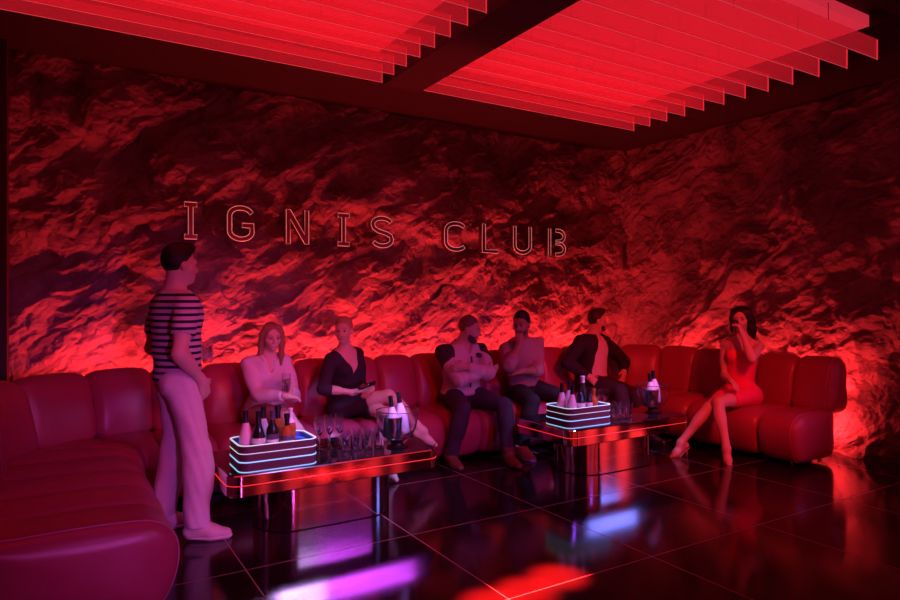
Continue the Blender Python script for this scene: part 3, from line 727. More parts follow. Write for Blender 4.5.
class Figure: pass
def figure(sex, H, pelvis, neck, head, hip_dir, chest_dir, face_dir, wrists, elbow_poles, ankles, knee_poles, toes, hands, face_up=(0, 0, 1), lean_pelvis=None, heel=.0, bulk=1.):
    """all in metres; index 0 = right side, 1 = left side"""
    g = Figure(); s = H / 1.75; g.s = s; male = sex == 'm'; g.male = male
    pelvis, neck, head = (np.asarray(v, float) for v in (pelvis, neck, head)); spine = unit(neck - pelvis); L = np.linalg.norm(neck - pelvis)
    hf = unit(hip_dir); Rp = frame(hf, spine if lean_pelvis is None else lean_pelvis)
    if lean_pelvis is None:
        u = spine; r = unit(np.cross(hf, u)); Rp = np.array([r, np.cross(u, r), u])
    r = unit(np.cross(unit(chest_dir), spine)); Rc = np.array([r, np.cross(spine, r), spine]); g.Rc, g.Rp = Rc, Rp
    at = lambda q, fw=0.: pelvis + spine * L * q + Rc[1] * fw
    b = bulk
    core = []
    if male:
        core += [ell(pelvis, Rp, np.array([.165, .118, .115]) * s * b, 'pelvis', .05), ell(at(.36, .0), Rc, np.array([.148, .112, .15]) * s * b, 'waist', .07),
                 ell(at(.70, .0), Rc, np.array([.168, .118, .175]) * s * b, 'chest', .07)]
        for sg in (1, -1): core.append(ell(at(.74, .055 * s) + Rc[0] * sg * .07 * s, Rc, np.array([.085, .06, .075]) * s, 'chest', .05))
    else:
        core += [ell(pelvis, Rp, np.array([.170, .120, .115]) * s * b, 'pelvis', .05), ell(at(.40, .0), Rc, np.array([.116, .088, .15]) * s * b, 'waist', .08),
                 ell(at(.70, .0), Rc, np.array([.136, .095, .165]) * s * b, 'chest', .06)]
        for sg in (1, -1): core.append(ell(at(.66, .072 * s) + Rc[0] * sg * .062 * s, Rc, np.array([.058, .058, .060]) * s, 'chest', .04))
    SW = (.185 if male else .155) * s
    sh = [at(.835) + Rc[0] * SW * sg - Rc[1] * .005 for sg in (1, -1)]; g.sh = sh
    rs = (.060 if male else .047) * s
    for q in sh:
        core.append(cone(at(.82), q, .070 * s, rs, 'shoulder', .05)); core.append(cone(at(.965), at(.88) + (q - at(.88)) * .75, .044 * s, rs * .62, 'shoulder', .05))
    fr = frame(face_dir, face_up); Rh = fr; g.Rh = Rh
    hs = s * (1.0 if male else .96); g.hs = hs; g.head = head
    hp = lambda x, y, z: head + (Rh[0] * x + Rh[1] * y + Rh[2] * z) * hs
    g.hp = hp; nr = (.058 if male else .046) * s
    core.append(cone(neck - spine * .02, hp(0, -.022, -.05), nr * 1.08, nr * .95, 'neck', .035))
    hd = [ell(hp(0, -.012, .032), Rh, np.array([.074, .093, .088]) * hs, 'head', .02), ell(hp(0, .022, -.040), Rh, np.array([.058 if male else .054, .068, .078]) * hs, 'head', .03),
          ell(hp(0, .066, -.092), Rh, np.array([.026 if male else .020, .022, .020]) * hs, 'head', .025),
          cone(hp(0, .088, .008), hp(0, .108, -.030), .0085 * hs, .0125 * hs, 'nose', .012), cone(hp(-.011, .098, -.034), hp(.011, .098, -.034), .009 * hs, .009 * hs, 'nose', .008),
          cone(hp(-.038, .074, .024), hp(.038, .074, .024), .016 * hs, .016 * hs, 'head', .02),
          cone(hp(-.05, .05, -.02), hp(-.035, .072, -.035), .018 * hs, .016 * hs, 'head', .02), cone(hp(.05, .05, -.02), hp(.035, .072, -.035), .018 * hs, .016 * hs, 'head', .02),
          cone(hp(-.018, .084, -.064), hp(.018, .084, -.064), .0085 * hs, .0085 * hs, 'lips', .008), cone(hp(-.015, .082, -.074), hp(.015, .082, -.074), .009 * hs, .009 * hs, 'lips', .008)]
    for sg in (1, -1):
        hd.append(ell(hp(.0315 * sg, .098, .002), Rh, np.array([.016, .017, .0085]) * hs, 'eye', .012, '-'))
        hd.append(ell(hp(.0765 * sg, -.008, -.008), np.array([Rh[0], Rh[1], Rh[2]]), np.array([.010, .020, .032]) * hs, 'ear', .010))
    g.headp = hd
    la, lf = .305 * s, .262 * s
    g.arm, g.hand, g.el, g.wr = [], [], [], []
    for i, sg in enumerate((1, -1)):
        e, w = ik(sh[i], wrists[i], la, lf, elbow_poles[i]); g.el.append(e); g.wr.append(w)
        ru, re, rw = ((.053, .042, .028) if male else (.042, .034, .0225)); ru, re, rw = ru * s * b, re * s * b, rw * s
        up = [cone(sh[i], e, ru, re, 'uarm%d' % i, .03), ell(sh[i] * .55 + e * .45 + 0, frame(e - sh[i], (0.1, .2, .97)), np.array([ru * .95, la * .33, ru * 1.02]), 'uarm%d' % i, .03)]
        fa = [cone(e, w, re * 1.0, rw, 'farm%d' % i, .02), cone(e * .85 + w * .15, e * .55 + w * .45, re * 1.08, re * .92, 'farm%d' % i, .03)]
        d, n, curl, th = hands[i]; side = np.cross(unit(d), unit(n)) * (1 if i == 0 else -1)
        g.arm.append((up, fa)); g.hand.append(build_hand(w, d, n, side * (1), curl, s * (1 if male else .9), 'hand%d' % i, th))
    ll, lc = .435 * s, .425 * s
    g.leg, g.kn, g.an, g.ft = [], [], [], []
    for i, sg in enumerate((1, -1)):
        hip = pelvis + Rp[0] * sg * .088 * s - Rp[2] * .01; k, a = ik(hip, ankles[i], ll, lc, knee_poles[i]); g.kn.append(k); g.an.append(a)
        rt, rk, ra = ((.088, .058, .040) if male else (.088, .054, .034)); rt, rk, ra = rt * s * b, rk * s, ra * s
        cd = unit(np.asarray(toes[i], float)); back = -cd
        th = [cone(hip, k, rt, rk, 'thigh%d' % i, .03), ell(pelvis + Rp[0] * sg * .08 * s - Rp[1] * (.030 if male else .05) * s - Rp[2] * .03 * s, Rp, np.array([.088, .082, .09]) * s, 'pelvis', .04)]
        cf = [cone(k, a, rk * .95, ra, 'calf%d' % i, .02)]
        kd = unit(a - k); bk = unit(np.cross(np.cross(kd, unit(k - hip)), kd)) * 1.0
        mid = k * .68 + a * .32 + bk * .016 * s
        cf.append(ell(mid, frame(kd, bk), np.array([.050, .12, .050]) * s * (1.05 if male else .95), 'calf%d' % i, .03))
        g.leg.append((th, cf)); up = unit(np.cross(np.cross(cd, (0, 0, 1)), cd)) if abs(cd[2]) < .9 else V3(0, 0, 1)
        sl = .80 if male else .74
        A = a - up * .045 * s - cd * .035 * s; T = a + cd * .085 * s - up * .058 * s; T2 = a + cd * .165 * s * sl / .8 - up * .066 * s
        ft = [cone(a, A, ra * .98, .030 * s, 'foot%d' % i, .02), cone(a, T, ra * .85, .030 * s, 'foot%d' % i, .03), cone(A, T, .030 * s, .032 * s, 'foot%d' % i, .02), cone(T, T2, .034 * s, .020 * s, 'foot%d' % i, .02)]
        g.ft.append((ft, A, T, T2, up, cd))
    g.core = core; g.pelvis, g.neck, g.spine, g.L = pelvis, neck, spine, L; g.at = at
    return g

def body(g, skin, label, h=.0068, hide_feet=(), base=None):
    groups = [g.core + g.headp]
    for i in (0, 1): groups.append(g.arm[i][0] + g.arm[i][1] + g.hand[i])
    for i in (0, 1): groups.append(g.leg[i][0] + g.leg[i][1] + ([] if i in hide_feet else g.ft[i][0]))
    b = np.array([g.pelvis[0], g.pelvis[1], 0.]) if base is None else np.asarray(base, float)
    g.base = b
    o = sdf_obj('person', groups, h, [M[skin], M['lips']], base=b); g.obj = o
    tag(o, label, 'person', None)
    P = np.empty(len(o.data.vertices) * 3, f32); o.data.vertices.foreach_get('co', P); P = P.reshape(-1, 3) + b
    q = (P - g.head) @ g.Rh.T / g.hs
    lip = ((q[:, 0] / .022) ** 2 + ((q[:, 2] + .069) / .0095) ** 2 < 1) & (q[:, 1] > .078)
    mi = np.zeros(len(o.data.polygons), np.int32); li = np.empty(len(o.data.polygons) * 4, np.int32); o.data.polygons.foreach_get('vertices', li); li = li.reshape(-1, 4)
    mi[lip[li].sum(1) > 2] = 1; o.data.polygons.foreach_set('material_index', mi)
    for sg in (1, -1):                                     # eyes: white ball with a dark iris
        bm = bmesh.new(); c = g.hp(.0315 * sg, .0755, .002) - b
        bmesh.ops.create_uvsphere(bm, u_segments=14, v_segments=10, radius=.0118 * g.hs, matrix=Matrix.Translation(c)); 
        for fc in bm.faces:
            dv = np.array(fc.calc_center_median()) - c
            fc.material_index = 1 if unit(dv) @ g.Rh[1] > .80 else 0
        obj('eye', bm, [M['eye_white'], M['iris']], o)
    return o

def garment(g, name, m, groups, h=.0075, parent=None, **kw):
    return sdf_obj(name, groups, h, m if isinstance(m, list) else M[m], parent or g.obj, g.base, **kw)
def sleeve(g, i, q, upper=False):
    """end a sleeve at fraction q of the forearm (or of the upper arm)"""
    S, E, Wp = g.sh[i], g.el[i], g.wr[i]
    def seg(P, a, b): return sd_cone(P, a, b, 0, 0)
    if upper: return lambda P: np.where(seg(P, E, Wp) - .0 < seg(P, S, E) + .02, .1, (P - (S + (E - S) * q)) @ unit(E - S))
    return lambda P: np.where(seg(P, E, Wp) < seg(P, S, E) + .03, (P - (E + (Wp - E) * q)) @ unit(Wp - E), -.1)
def below(z): return lambda P: P[..., 2] - z                 # keep what lies under z
def above(z): return lambda P: z - P[..., 2]
def along(p, d): d = unit(d); p = np.asarray(p, float); return lambda P: (P - p) @ d     # keep the side behind the plane
def brows(g, m):
    bm = bmesh.new()
    for sg in (1, -1): tube(bm, [g.hp(.014 * sg, .0905, .021) - g.base, g.hp(.032 * sg, .0895, .027) - g.base, g.hp(.05 * sg, .078, .021) - g.base], [.0035, .004, .0025], 6)
    obj('eyebrows', bm, M[m], g.obj)
def short_hair(g, m, top=.012, side=.006, quiff=0., bare=0.):
    hp = g.hp; Rh = g.Rh; hs = g.hs
    pr = [ell(hp(0, -.014, .038), Rh, np.array([.074 + side, .092 + side, .088 + top]) * hs, 'h', .02)]
    if quiff: pr.append(ell(hp(0, .050, .108), Rh, np.array([.052, .045, .02 + quiff]) * hs, 'h', .03))
    def cut(P):
        q = (P - g.head) @ Rh.T / hs; x, y, z = q[..., 0], q[..., 1], q[..., 2]
        line = np.where(y > .055, .072 + .25 * (y - .055), np.where(y > .015, .072 - (.055 - y) * 1.1, np.where(y > -.03, .028, -.045)))
        line = np.where((y <= .015) & (y > -.03), .028 - (.015 - y) * 1.0, line); line = np.where(y <= -.03, np.maximum(-.078, -.030 + (y + .03) * 1.8), line) + bare * (y < .03) + .005 * np.sin(x * 170) * np.cos(y * 150)
        return (line - z) * hs * .8
    return sdf_obj('hair', [pr], .005, M[m], g.obj, g.base, cuts=[cut])

def shoe(g, i, m, sole, h=.006, boot=0., off=.012):
    ft, A, T, T2, up, cd = g.ft[i]; zs = -.0
    flo = lambda P: -((P - (A - up * (.030 * g.s + off))) @ up)
    cut = lambda P: ((P - (g.an[i] + up * (.012 + boot))) @ up)
    o = garment(g, 'shoe', m, [ft + ([cone(g.an[i], g.an[i] + up * boot, .042 * g.s, .045 * g.s, 'foot', .02)] if boot else [])], h, off=off, cuts=[cut, flo])
    S = lambda k: [cone(A + up * 0, T, .036 * g.s, .042 * g.s, 's', .02), cone(T, T2, .042 * g.s, .028 * g.s, 's', .02)]
    b0 = A - up * (.030 * g.s + off)
    garment(g, 'sole', sole, [S(0)], h, parent=o, off=.012, cuts=[lambda P: ((P - b0) @ up) - .012, lambda P: -((P - b0) @ up) - .012])
    return o
def heel_sandal(g, i, m):
    ft, A, T, T2, up, cd = g.ft[i]; b = g.base; s = g.s
    bm = bmesh.new(); sd = unit(np.cross(cd, up))
    root = A - up * .036 * s; ball = T - up * .036 * s; tip = T2 - up * .026 * s + cd * .015
    rows = []
    for p, w in ((root - cd * .02, .018), (root + cd * .02, .026), (root * .5 + ball * .5, .024), (ball, .036), (ball * .4 + tip * .6, .036), (tip, .018)):
        rows.append([bm.verts.new(p + sd * w * s * q + up * z - b) for q, z in ((-1, 0), (1, 0), (1, -.006), (-1, -.006))])
    for a, c in zip(rows, rows[1:]):
        for k in range(4): bm.faces.new((a[k], a[(k + 1) % 4], c[(k + 1) % 4], c[k]))
    bm.faces.new(rows[0]); bm.faces.new(rows[-1]); o = obj('shoe', bm, M[m], g.obj)
    foot_z = root[2]
    if foot_z > .05 and g.heels:
        hb = V3(root[0], root[1], .002) if g.heel_floor[i] else root - up * .075
        bm = bmesh.new(); tube(bm, [root - up * .004 - b, hb - b], [.012, .006], 8); obj('heel', bm, M[m], o)
    bm = bmesh.new(); ring = [g.an[i] + (sd * math.cos(t) + cd * math.sin(t)) * .038 * s - b for t in np.linspace(0, 2 * PI, 20)[:-1]]; tube(bm, ring, .004, 6, closed=True)
    ring = [ball * .3 + tip * .7 + sd * math.cos(t) * .036 * s + up * (.012 + .030 * s * math.sin(t)) - b for t in np.linspace(0, PI, 12)]; tube(bm, ring, .005, 6); obj('strap', bm, M[m], o)
    return o

# --- man standing by the left table, seen three-quarters from behind
def standing_man():
    g = figure('m', 1.83, (.655, 4.40, 1.0), (.635, 4.40, 1.535), (.665, 4.395, 1.700), (.985, .05, 0), (.97, .24, 0), (.96, .28, -.02),
        wrists=[(.765, 4.225, .985), (.78, 4.60, 1.105)], elbow_poles=[(-.5, -.6, 0), (-.85, .55, -.1)],
        ankles=[(.74, 4.225, .095), (.585, 4.56, .095)], knee_poles=[(1, -.2, 0), (1, 0, 0)], toes=[(.93, -.37, 0), (.97, -.2, 0)],
        hands=[((.35, .40, -.85), (-.5, .8, 0), .3, .2), ((.85, .1, .15), (.1, -.9, .2), .85, .5)])
    body(g, 'skin_fair', 'standing man in a striped t-shirt and white trousers, one hand in his pocket')
    c = g.core; leg = g.leg; Wst = 1.0
    garment(g, 'striped_shirt', 'striped', [[p for p in c if p['t'] in ('waist', 'chest', 'shoulder', 'pelvis', 'neck')], g.arm[0][0], g.arm[1][0]], .0075,
        offs={'waist': .024, 'chest': .016, 'shoulder': .014, 'pelvis': .024, 'neck': .010, 'uarm0': .016, 'uarm1': .016}, off=.015, wrinkle=.0025,
        gcuts={1: [lambda P: (P - (g.sh[0] * .36 + g.el[0] * .64)) @ unit(g.el[0] - g.sh[0])], 2: [lambda P: (P - (g.sh[1] * .36 + g.el[1] * .64)) @ unit(g.el[1] - g.sh[1])]}, cuts=[above(.975), below(g.neck[2] + .008)])
    garment(g, 'trousers', 'trouser_white', [[p for p in c if p['t'] in ('pelvis', 'waist')], [*leg[0][0], *leg[0][1]], [*leg[1][0], *leg[1][1]]], .0075,
        offs={'pelvis': .012, 'waist': .006, 'thigh0': .016, 'thigh1': .016, 'calf0': .034, 'calf1': .034}, wrinkle=.004,
        cuts=[above(.085), below(1.05)])
    for i in (0, 1): shoe(g, i, 'shoe_white', 'shoe_sole', .006, .02)
    short_hair(g, 'hair_black', .014, .007, .012); brows(g, 'hair_black')
    return g
man = standing_man()

# --- woman in a pale blouse, forearms folded on her knee
def woman_blouse():
    g = figure('f', 1.68, (1.46, 5.32, .575), (1.455, 5.245, 1.045), (1.475, 5.195, 1.180), (.06, -1, 0), (.02, -1, -.1), (.02, -1, -.10),
        wrists=[(1.50, 4.885, .745), (1.545, 4.93, .79)], elbow_poles=[(-.45, .1, -.9), (.35, .15, -1)],
        ankles=[(1.70, 4.76, .24), (1.40, 4.80, .105)], knee_poles=[(.12, -1, .9), (0, -1, .8)], toes=[(.45, -.8, -.35), (0, -1, 0)],
        hands=[((.95, -.1, -.12), (0, .3, -1), .5, .3), ((-.30, -.25, .9), (-.55, -.75, .0), .75, .6)])
    g.heels = False; g.heel_floor = (0, 1)
    body(g, 'skin_fair', 'smiling long-haired woman in a pale blouse sitting with folded forearms', .0068)
    c = g.core
    garment(g, 'blouse', 'white_cotton', [[p for p in c if p['t'] in ('waist', 'chest', 'shoulder', 'pelvis')], g.arm[0][0] + g.arm[0][1], g.arm[1][0] + g.arm[1][1]], .0075,
        offs={'waist': .022, 'chest': .016, 'shoulder': .014, 'pelvis': .018, 'uarm0': .018, 'uarm1': .018, 'farm0': .018, 'farm1': .018}, wrinkle=.0035,
        gcuts={1: [sleeve(g, 0, 0.9)], 2: [sleeve(g, 1, 0.86)]}, cuts=[above(.56), below(g.neck[2] - .01), lambda P: -np.maximum(np.abs((P - g.neck) @ g.Rc[0]) * 1.7 - ((P - g.neck) @ g.Rc[2] + .135), -((P - g.neck) @ g.Rc[1] - .02)) * .5])
    for sg in (1, -1):
        bm = bmesh.new(); r = g.Rc
        pts = [g.neck + r[0] * sg * x + r[1] * y + r[2] * z - g.base for x, y, z in ((.050, -.02, .012), (.058, .030, .0), (.044, .075, -.045), (.018, .098, -.105))]
        tube(bm, pts, [.013, .015, .016, .007], 8); obj('collar', bm, M['white_cotton'], g.obj)
    garment(g, 'skirt', 'skirt_beige', [[p for p in c if p['t'] == 'pelvis'], g.leg[0][0], g.leg[1][0]], .0085, off=.014, wrinkle=.002,
        cuts=[lambda P: -(P[..., 1] - (4.985)), below(.72)])
    hp, Rh, hs = g.hp, g.Rh, g.hs
    cap = [ell(hp(0, -.016, .040), Rh, np.array([.079, .097, .095]) * hs, 'h', .02)]
    for sg in (1, -1):
        pts = [(.060, .030, .095), (.082, .020, .03), (.088, .012, -.06), (.083, .030, -.15), (.074, .055, -.235)] if sg < 0 else [(.058, .026, .095), (.082, .005, .03), (.084, -.02, -.06), (.080, -.02, -.15), (.070, -.01, -.19)]
        P_ = [hp(x * sg, y, z) for x, y, z in pts]
        for a, b2, r1, r2 in zip(P_, P_[1:], (.020, .024, .027, .026), (.024, .027, .026, .012)): cap.append(cone(a, b2, r1 * hs, r2 * hs, 'h', .02))
    cap.append(cone(hp(0, -.075, .02), hp(0, -.070, -.16), .06 * hs, .045 * hs, 'h', .03))
    sdf_obj('hair', [cap], .0055, M['hair_dark_blond'], g.obj, g.base, cuts=[lambda P: -np.maximum(np.linalg.norm(((P - hp(0, .105, -.02)) @ Rh.T) / np.array([.066, .088, .112]) / hs, axis=-1) - 1, -1) * .05])
    brows(g, 'hair_dark_blond')
    return g
wb = woman_blouse()

# --- woman in a dark dress, legs crossed, looking to her right
def woman_dress():
    g = figure('f', 1.72, (2.17, 5.30, .575), (2.13, 5.27, 1.065), (2.11, 5.235, 1.215), (.55, -.85, 0), (.30, -.95, 0), (-.62, -.78, -.02),
        wrists=[(2.10, 4.985, .715), (2.29, 5.06, .72)], elbow_poles=[(-.75, -.1, -.3), (.12, .6, -.8)],
        ankles=[(2.655, 4.815, .37), (2.34, 4.83, .125)], knee_poles=[(.3, -.3, 1), (.3, -.7, .7)], toes=[(.80, -.42, -.42), (.1, -1, -.30)],
        hands=[((.75, -.45, .30), (-.2, -.2, .95), .25, .3), ((-.7, -.5, -.2), (-.1, .1, -1), .35, .3)])
    g.heels = True; g.heel_floor = (0, 1)
    body(g, 'skin_fair', 'woman in a dark v-neck dress with crossed bare legs, turning her head aside')
    c = g.core
    vneck = lambda P: -np.maximum(np.abs((P - g.neck) @ g.Rc[0]) * 2.1 - ((P - g.neck) @ g.Rc[2] + .225), -((P - g.neck) @ g.Rc[1] + .03)) * .5
    garment(g, 'dress', 'black_dress', [[p for p in c if p['t'] in ('waist', 'chest', 'shoulder', 'pelvis')], g.arm[0][0] + g.arm[0][1], g.arm[1][0] + g.arm[1][1], g.leg[0][0], g.leg[1][0]], .0075,
        offs={'waist': .014, 'chest': .010, 'shoulder': .010, 'pelvis': .014, 'uarm0': .013, 'uarm1': .013, 'farm0': .012, 'farm1': .012, 'thigh0': .014, 'thigh1': .016}, wrinkle=.002,
        gcuts={1: [sleeve(g, 0, .30)], 2: [sleeve(g, 1, .30)]}, cuts=[below(g.neck[2] + .0), vneck,
              lambda P: np.where(P[..., 2] < .76, (P - (g.kn[0] * .60 + g.pelvis * .40)) @ unit(g.kn[0] - g.pelvis), -1)])
    bm = bmesh.new(); w = [g.at(.36) + (g.Rc[0] * math.cos(t) * .138 + g.Rc[1] * math.sin(t) * .112) - g.base for t in np.linspace(0, 2 * PI, 30)[:-1]]; tube(bm, w, .012, 6, closed=True); obj('belt', bm, M['black_cloth'], g.obj)
    hp, Rh, hs = g.hp, g.Rh, g.hs
    hair = [ell(hp(0, -.020, .040), Rh, np.array([.080, .094, .094]) * hs, 'h', .02), ell(hp(0, -.105, .050), Rh, np.array([.045, .040, .045]) * hs, 'h', .02), ell(hp(0, .03, .105), Rh, np.array([.055, .05, .03]) * hs, 'h', .02)]
    sdf_obj('hair', [hair], .0055, M['hair_blond'], g.obj, g.base, cuts=[lambda P: (lambda q: np.maximum(-np.maximum(np.linalg.norm((q - np.array([0, .10, -.03])) / np.array([.066, .085, .102]), axis=-1) - 1, -1) * .05, (-.055 + np.maximum(q[..., 1], 0) * .4 - q[..., 2]) * hs))((P - g.head) @ Rh.T / hs)])
    brows(g, 'hair_blond'); heel_sandal(g, 0, 'shoe_brown'); heel_sandal(g, 1, 'shoe_brown')
    return g
wd = woman_dress()

# --- man in a padded jacket, arms folded, legs wide
def man_jacket():
    g = figure('m', 1.80, (3.31, 5.24, .575), (3.30, 5.215, 1.065), (3.335, 5.14, 1.20), (-.05, -1, 0), (-.02, -1, -.05), (.72, -.68, -.18),
        wrists=[(3.40, 4.96, .82), (3.185, 4.955, .875)], elbow_poles=[(-.85, .05, -.35), (.9, .05, -.3)],
        ankles=[(2.99, 4.90, .095), (3.46, 4.69, .095)], knee_poles=[(-.22, -1, .6), (.32, -1, .6)], toes=[(-.05, -1, 0), (-.05, -1, 0)],
        hands=[((.95, -.1, .12), (.1, .9, .2), .3, .2), ((-.95, .15, -.12), (-.1, .9, .2), .4, .2)], bulk=1.06)
    body(g, 'skin_tan', 'bearded man in a light padded jacket with folded arms and dark jeans')
    c = g.core
    tors = [p for p in c if p['t'] in ('waist', 'chest', 'shoulder', 'pelvis')]
    garment(g, 'padded_jacket', 'jacket_light', [tors, g.arm[0][0] + g.arm[0][1], g.arm[1][0] + g.arm[1][1]], .0075,
        offs={'waist': .030, 'chest': .024, 'shoulder': .020, 'pelvis': .024, 'uarm0': .022, 'uarm1': .022, 'farm0': .016, 'farm1': .016}, wrinkle=.005,
        gcuts={1: [sleeve(g, 0, 0.94)], 2: [sleeve(g, 1, 0.94)]}, cuts=[above(.60), below(g.neck[2] + .0), lambda P: -np.maximum(np.abs((P - g.neck) @ g.Rc[0]) * 1.6 - ((P - g.neck) @ g.Rc[2] + .085), -((P - g.neck) @ g.Rc[1] - .01)) * .5])
    for i, sg in ((0, 1), (1, -1)):
        ctr = g.sh[i] * .86 + g.el[i] * .14 + g.Rc[0] * sg * .02
        garment(g, 'shoulder_panel', 'jacket_dark', [tors, g.arm[i][0]], .0075, wrinkle=.003, offs={'waist': .03, 'chest': .029, 'shoulder': .026, 'pelvis': .02, 'uarm%d' % i: .028},
            cuts=[lambda P: np.linalg.norm((P - ctr) * np.array([1, 1, .85]), axis=-1) - .118, below(g.neck[2] + .0)])
    bm = bmesh.new(); z = lambda x, q, y: g.at(q) + g.Rc[0] * x + g.Rc[1] * y - g.base
    tube(bm, [z(0, .80, .176), z(.0, .66, .188), z(0, .45, .178), z(0, .2, .166)], .008, 6); obj('zip', bm, M['jacket_dark'], g.obj)
    bm = bmesh.new(); tube(bm, [z(-.09, .80, .12), z(-.09, .80, .182)], .024, 16); obj('badge', bm, M['jacket_dark'], g.obj)
    for sg in (1, -1):
        bm = bmesh.new(); tube(bm, [g.neck + g.Rc[0] * sg * a + g.Rc[1] * b2 + g.Rc[2] * c2 - g.base for a, b2, c2 in ((.045, -.045, .03), (.064, -.005, .03), (.055, .06, -.01), (.018, .10, -.085))], [.012, .015, .015, .009], 8); obj('collar', bm, M['jacket_dark'], g.obj)
    bm = bmesh.new(); w = [g.at(.07) + (g.Rc[0] * math.cos(t) * .195 + g.Rc[1] * math.sin(t) * .152) - g.base for t in np.linspace(0, 2 * PI, 36)[:-1]]; tube(bm, w, .018, 8, closed=True); obj('hem_band', bm, M['jacket_light'], g.obj)
    garment(g, 'jeans', 'jeans', [[p for p in c if p['t'] == 'pelvis'], g.leg[0][0] + g.leg[0][1], g.leg[1][0] + g.leg[1][1]], .0075,
        offs={'pelvis': .010, 'thigh0': .012, 'thigh1': .012, 'calf0': .020, 'calf1': .020}, wrinkle=.003, cuts=[above(.10), below(.70)])
    for i in (0, 1): shoe(g, i, 'shoe_brown', 'shoe_black', .0065, .06)
    short_hair(g, 'hair_light_brown', .008, .003); brows(g, 'hair_brown'); beard(g, 'stubble', .003)
    return g
def beard(g, m, t=.004):
    hp, Rh, hs = g.hp, g.Rh, g.hs
    pr = [ell(hp(0, .022, -.040), Rh, np.array([.058 + t, .068 + t, .078 + t]) * hs, 'b', .03), ell(hp(0, .066, -.092), Rh, np.array([.027 + t, .022 + t, .020 + t]) * hs, 'b', .025), cone(hp(-.022, .085, -.055), hp(.022, .085, -.055), .009 * hs, .009 * hs, 'b', .01)]
    def cut(P):
        q = (P - g.head) @ Rh.T / hs; x, y, z = q[..., 0], q[..., 1], q[..., 2]
        top = np.where(np.abs(x) < .030, -.050, np.where(y > .0, -.050 + (np.abs(x) - .030) * 1.1, -.02)); lips = .017 - np.sqrt((x * .62) ** 2 + ((z + .069)) ** 2)
        return np.maximum.reduce([(z - top) * hs, (-.0 - y) * hs - .0, np.where(y > .06, lips * hs, -1)])
    sdf_obj('beard', [pr], .005, M[m], g.obj, g.base, cuts=[cut])
mj = man_jacket()

# --- man in a knitted sweater, chin on his fist
def man_sweater():
    g = figure('m', 1.80, (4.10, 5.29, .575), (4.02, 5.22, 1.09), (3.965, 5.15, 1.235), (.15, -1, 0), (-.05, -1, -.1), (-.85, -.50, -.16),
        wrists=[(3.865, 5.045, 1.055), (3.86, 5.00, .79)], elbow_poles=[(-.7, -.4, -.8), (.9, .1, -.5)],
        ankles=[(3.73, 4.84, .095), (4.18, 4.80, .095)], knee_poles=[(-.1, -1, .7), (.55, -.8, .7)], toes=[(-.03, -1, 0), (.15, -1, 0)],
        hands=[((.0, .1, .95), (.35, .6, .1), 1.25, .6), ((-.9, .25, -.05), (0, .5, -.8), .6, .3)])
    body(g, 'skin_brown', 'short-haired man in a knitted sweater resting his chin on his fist')
    c = g.core
    garment(g, 'sweater', 'sweater', [[p for p in c if p['t'] in ('waist', 'chest', 'shoulder', 'pelvis', 'neck')], g.arm[0][0] + g.arm[0][1], g.arm[1][0] + g.arm[1][1]], .0075,
        offs={'waist': .024, 'chest': .018, 'shoulder': .014, 'pelvis': .020, 'neck': .008, 'uarm0': .018, 'uarm1': .018, 'farm0': .016, 'farm1': .016}, wrinkle=.0045,
        gcuts={1: [sleeve(g, 0, 0.42)], 2: [sleeve(g, 1, 0.36)]}, cuts=[above(.61), below(g.neck[2] + .005)])
    garment(g, 'trousers', 'black_cloth', [[p for p in c if p['t'] == 'pelvis'], g.leg[0][0] + g.leg[0][1], g.leg[1][0] + g.leg[1][1]], .0075,
        offs={'pelvis': .010, 'thigh0': .014, 'thigh1': .014, 'calf0': .020, 'calf1': .020}, wrinkle=.003, cuts=[above(.10), below(.70)])
    for i in (0, 1): shoe(g, i, 'shoe_white', 'shoe_sole', .0065, .015)
    short_hair(g, 'hair_black', .016, .008); brows(g, 'hair_black'); beard(g, 'stubble', .002)
    return g
ms = man_sweater()

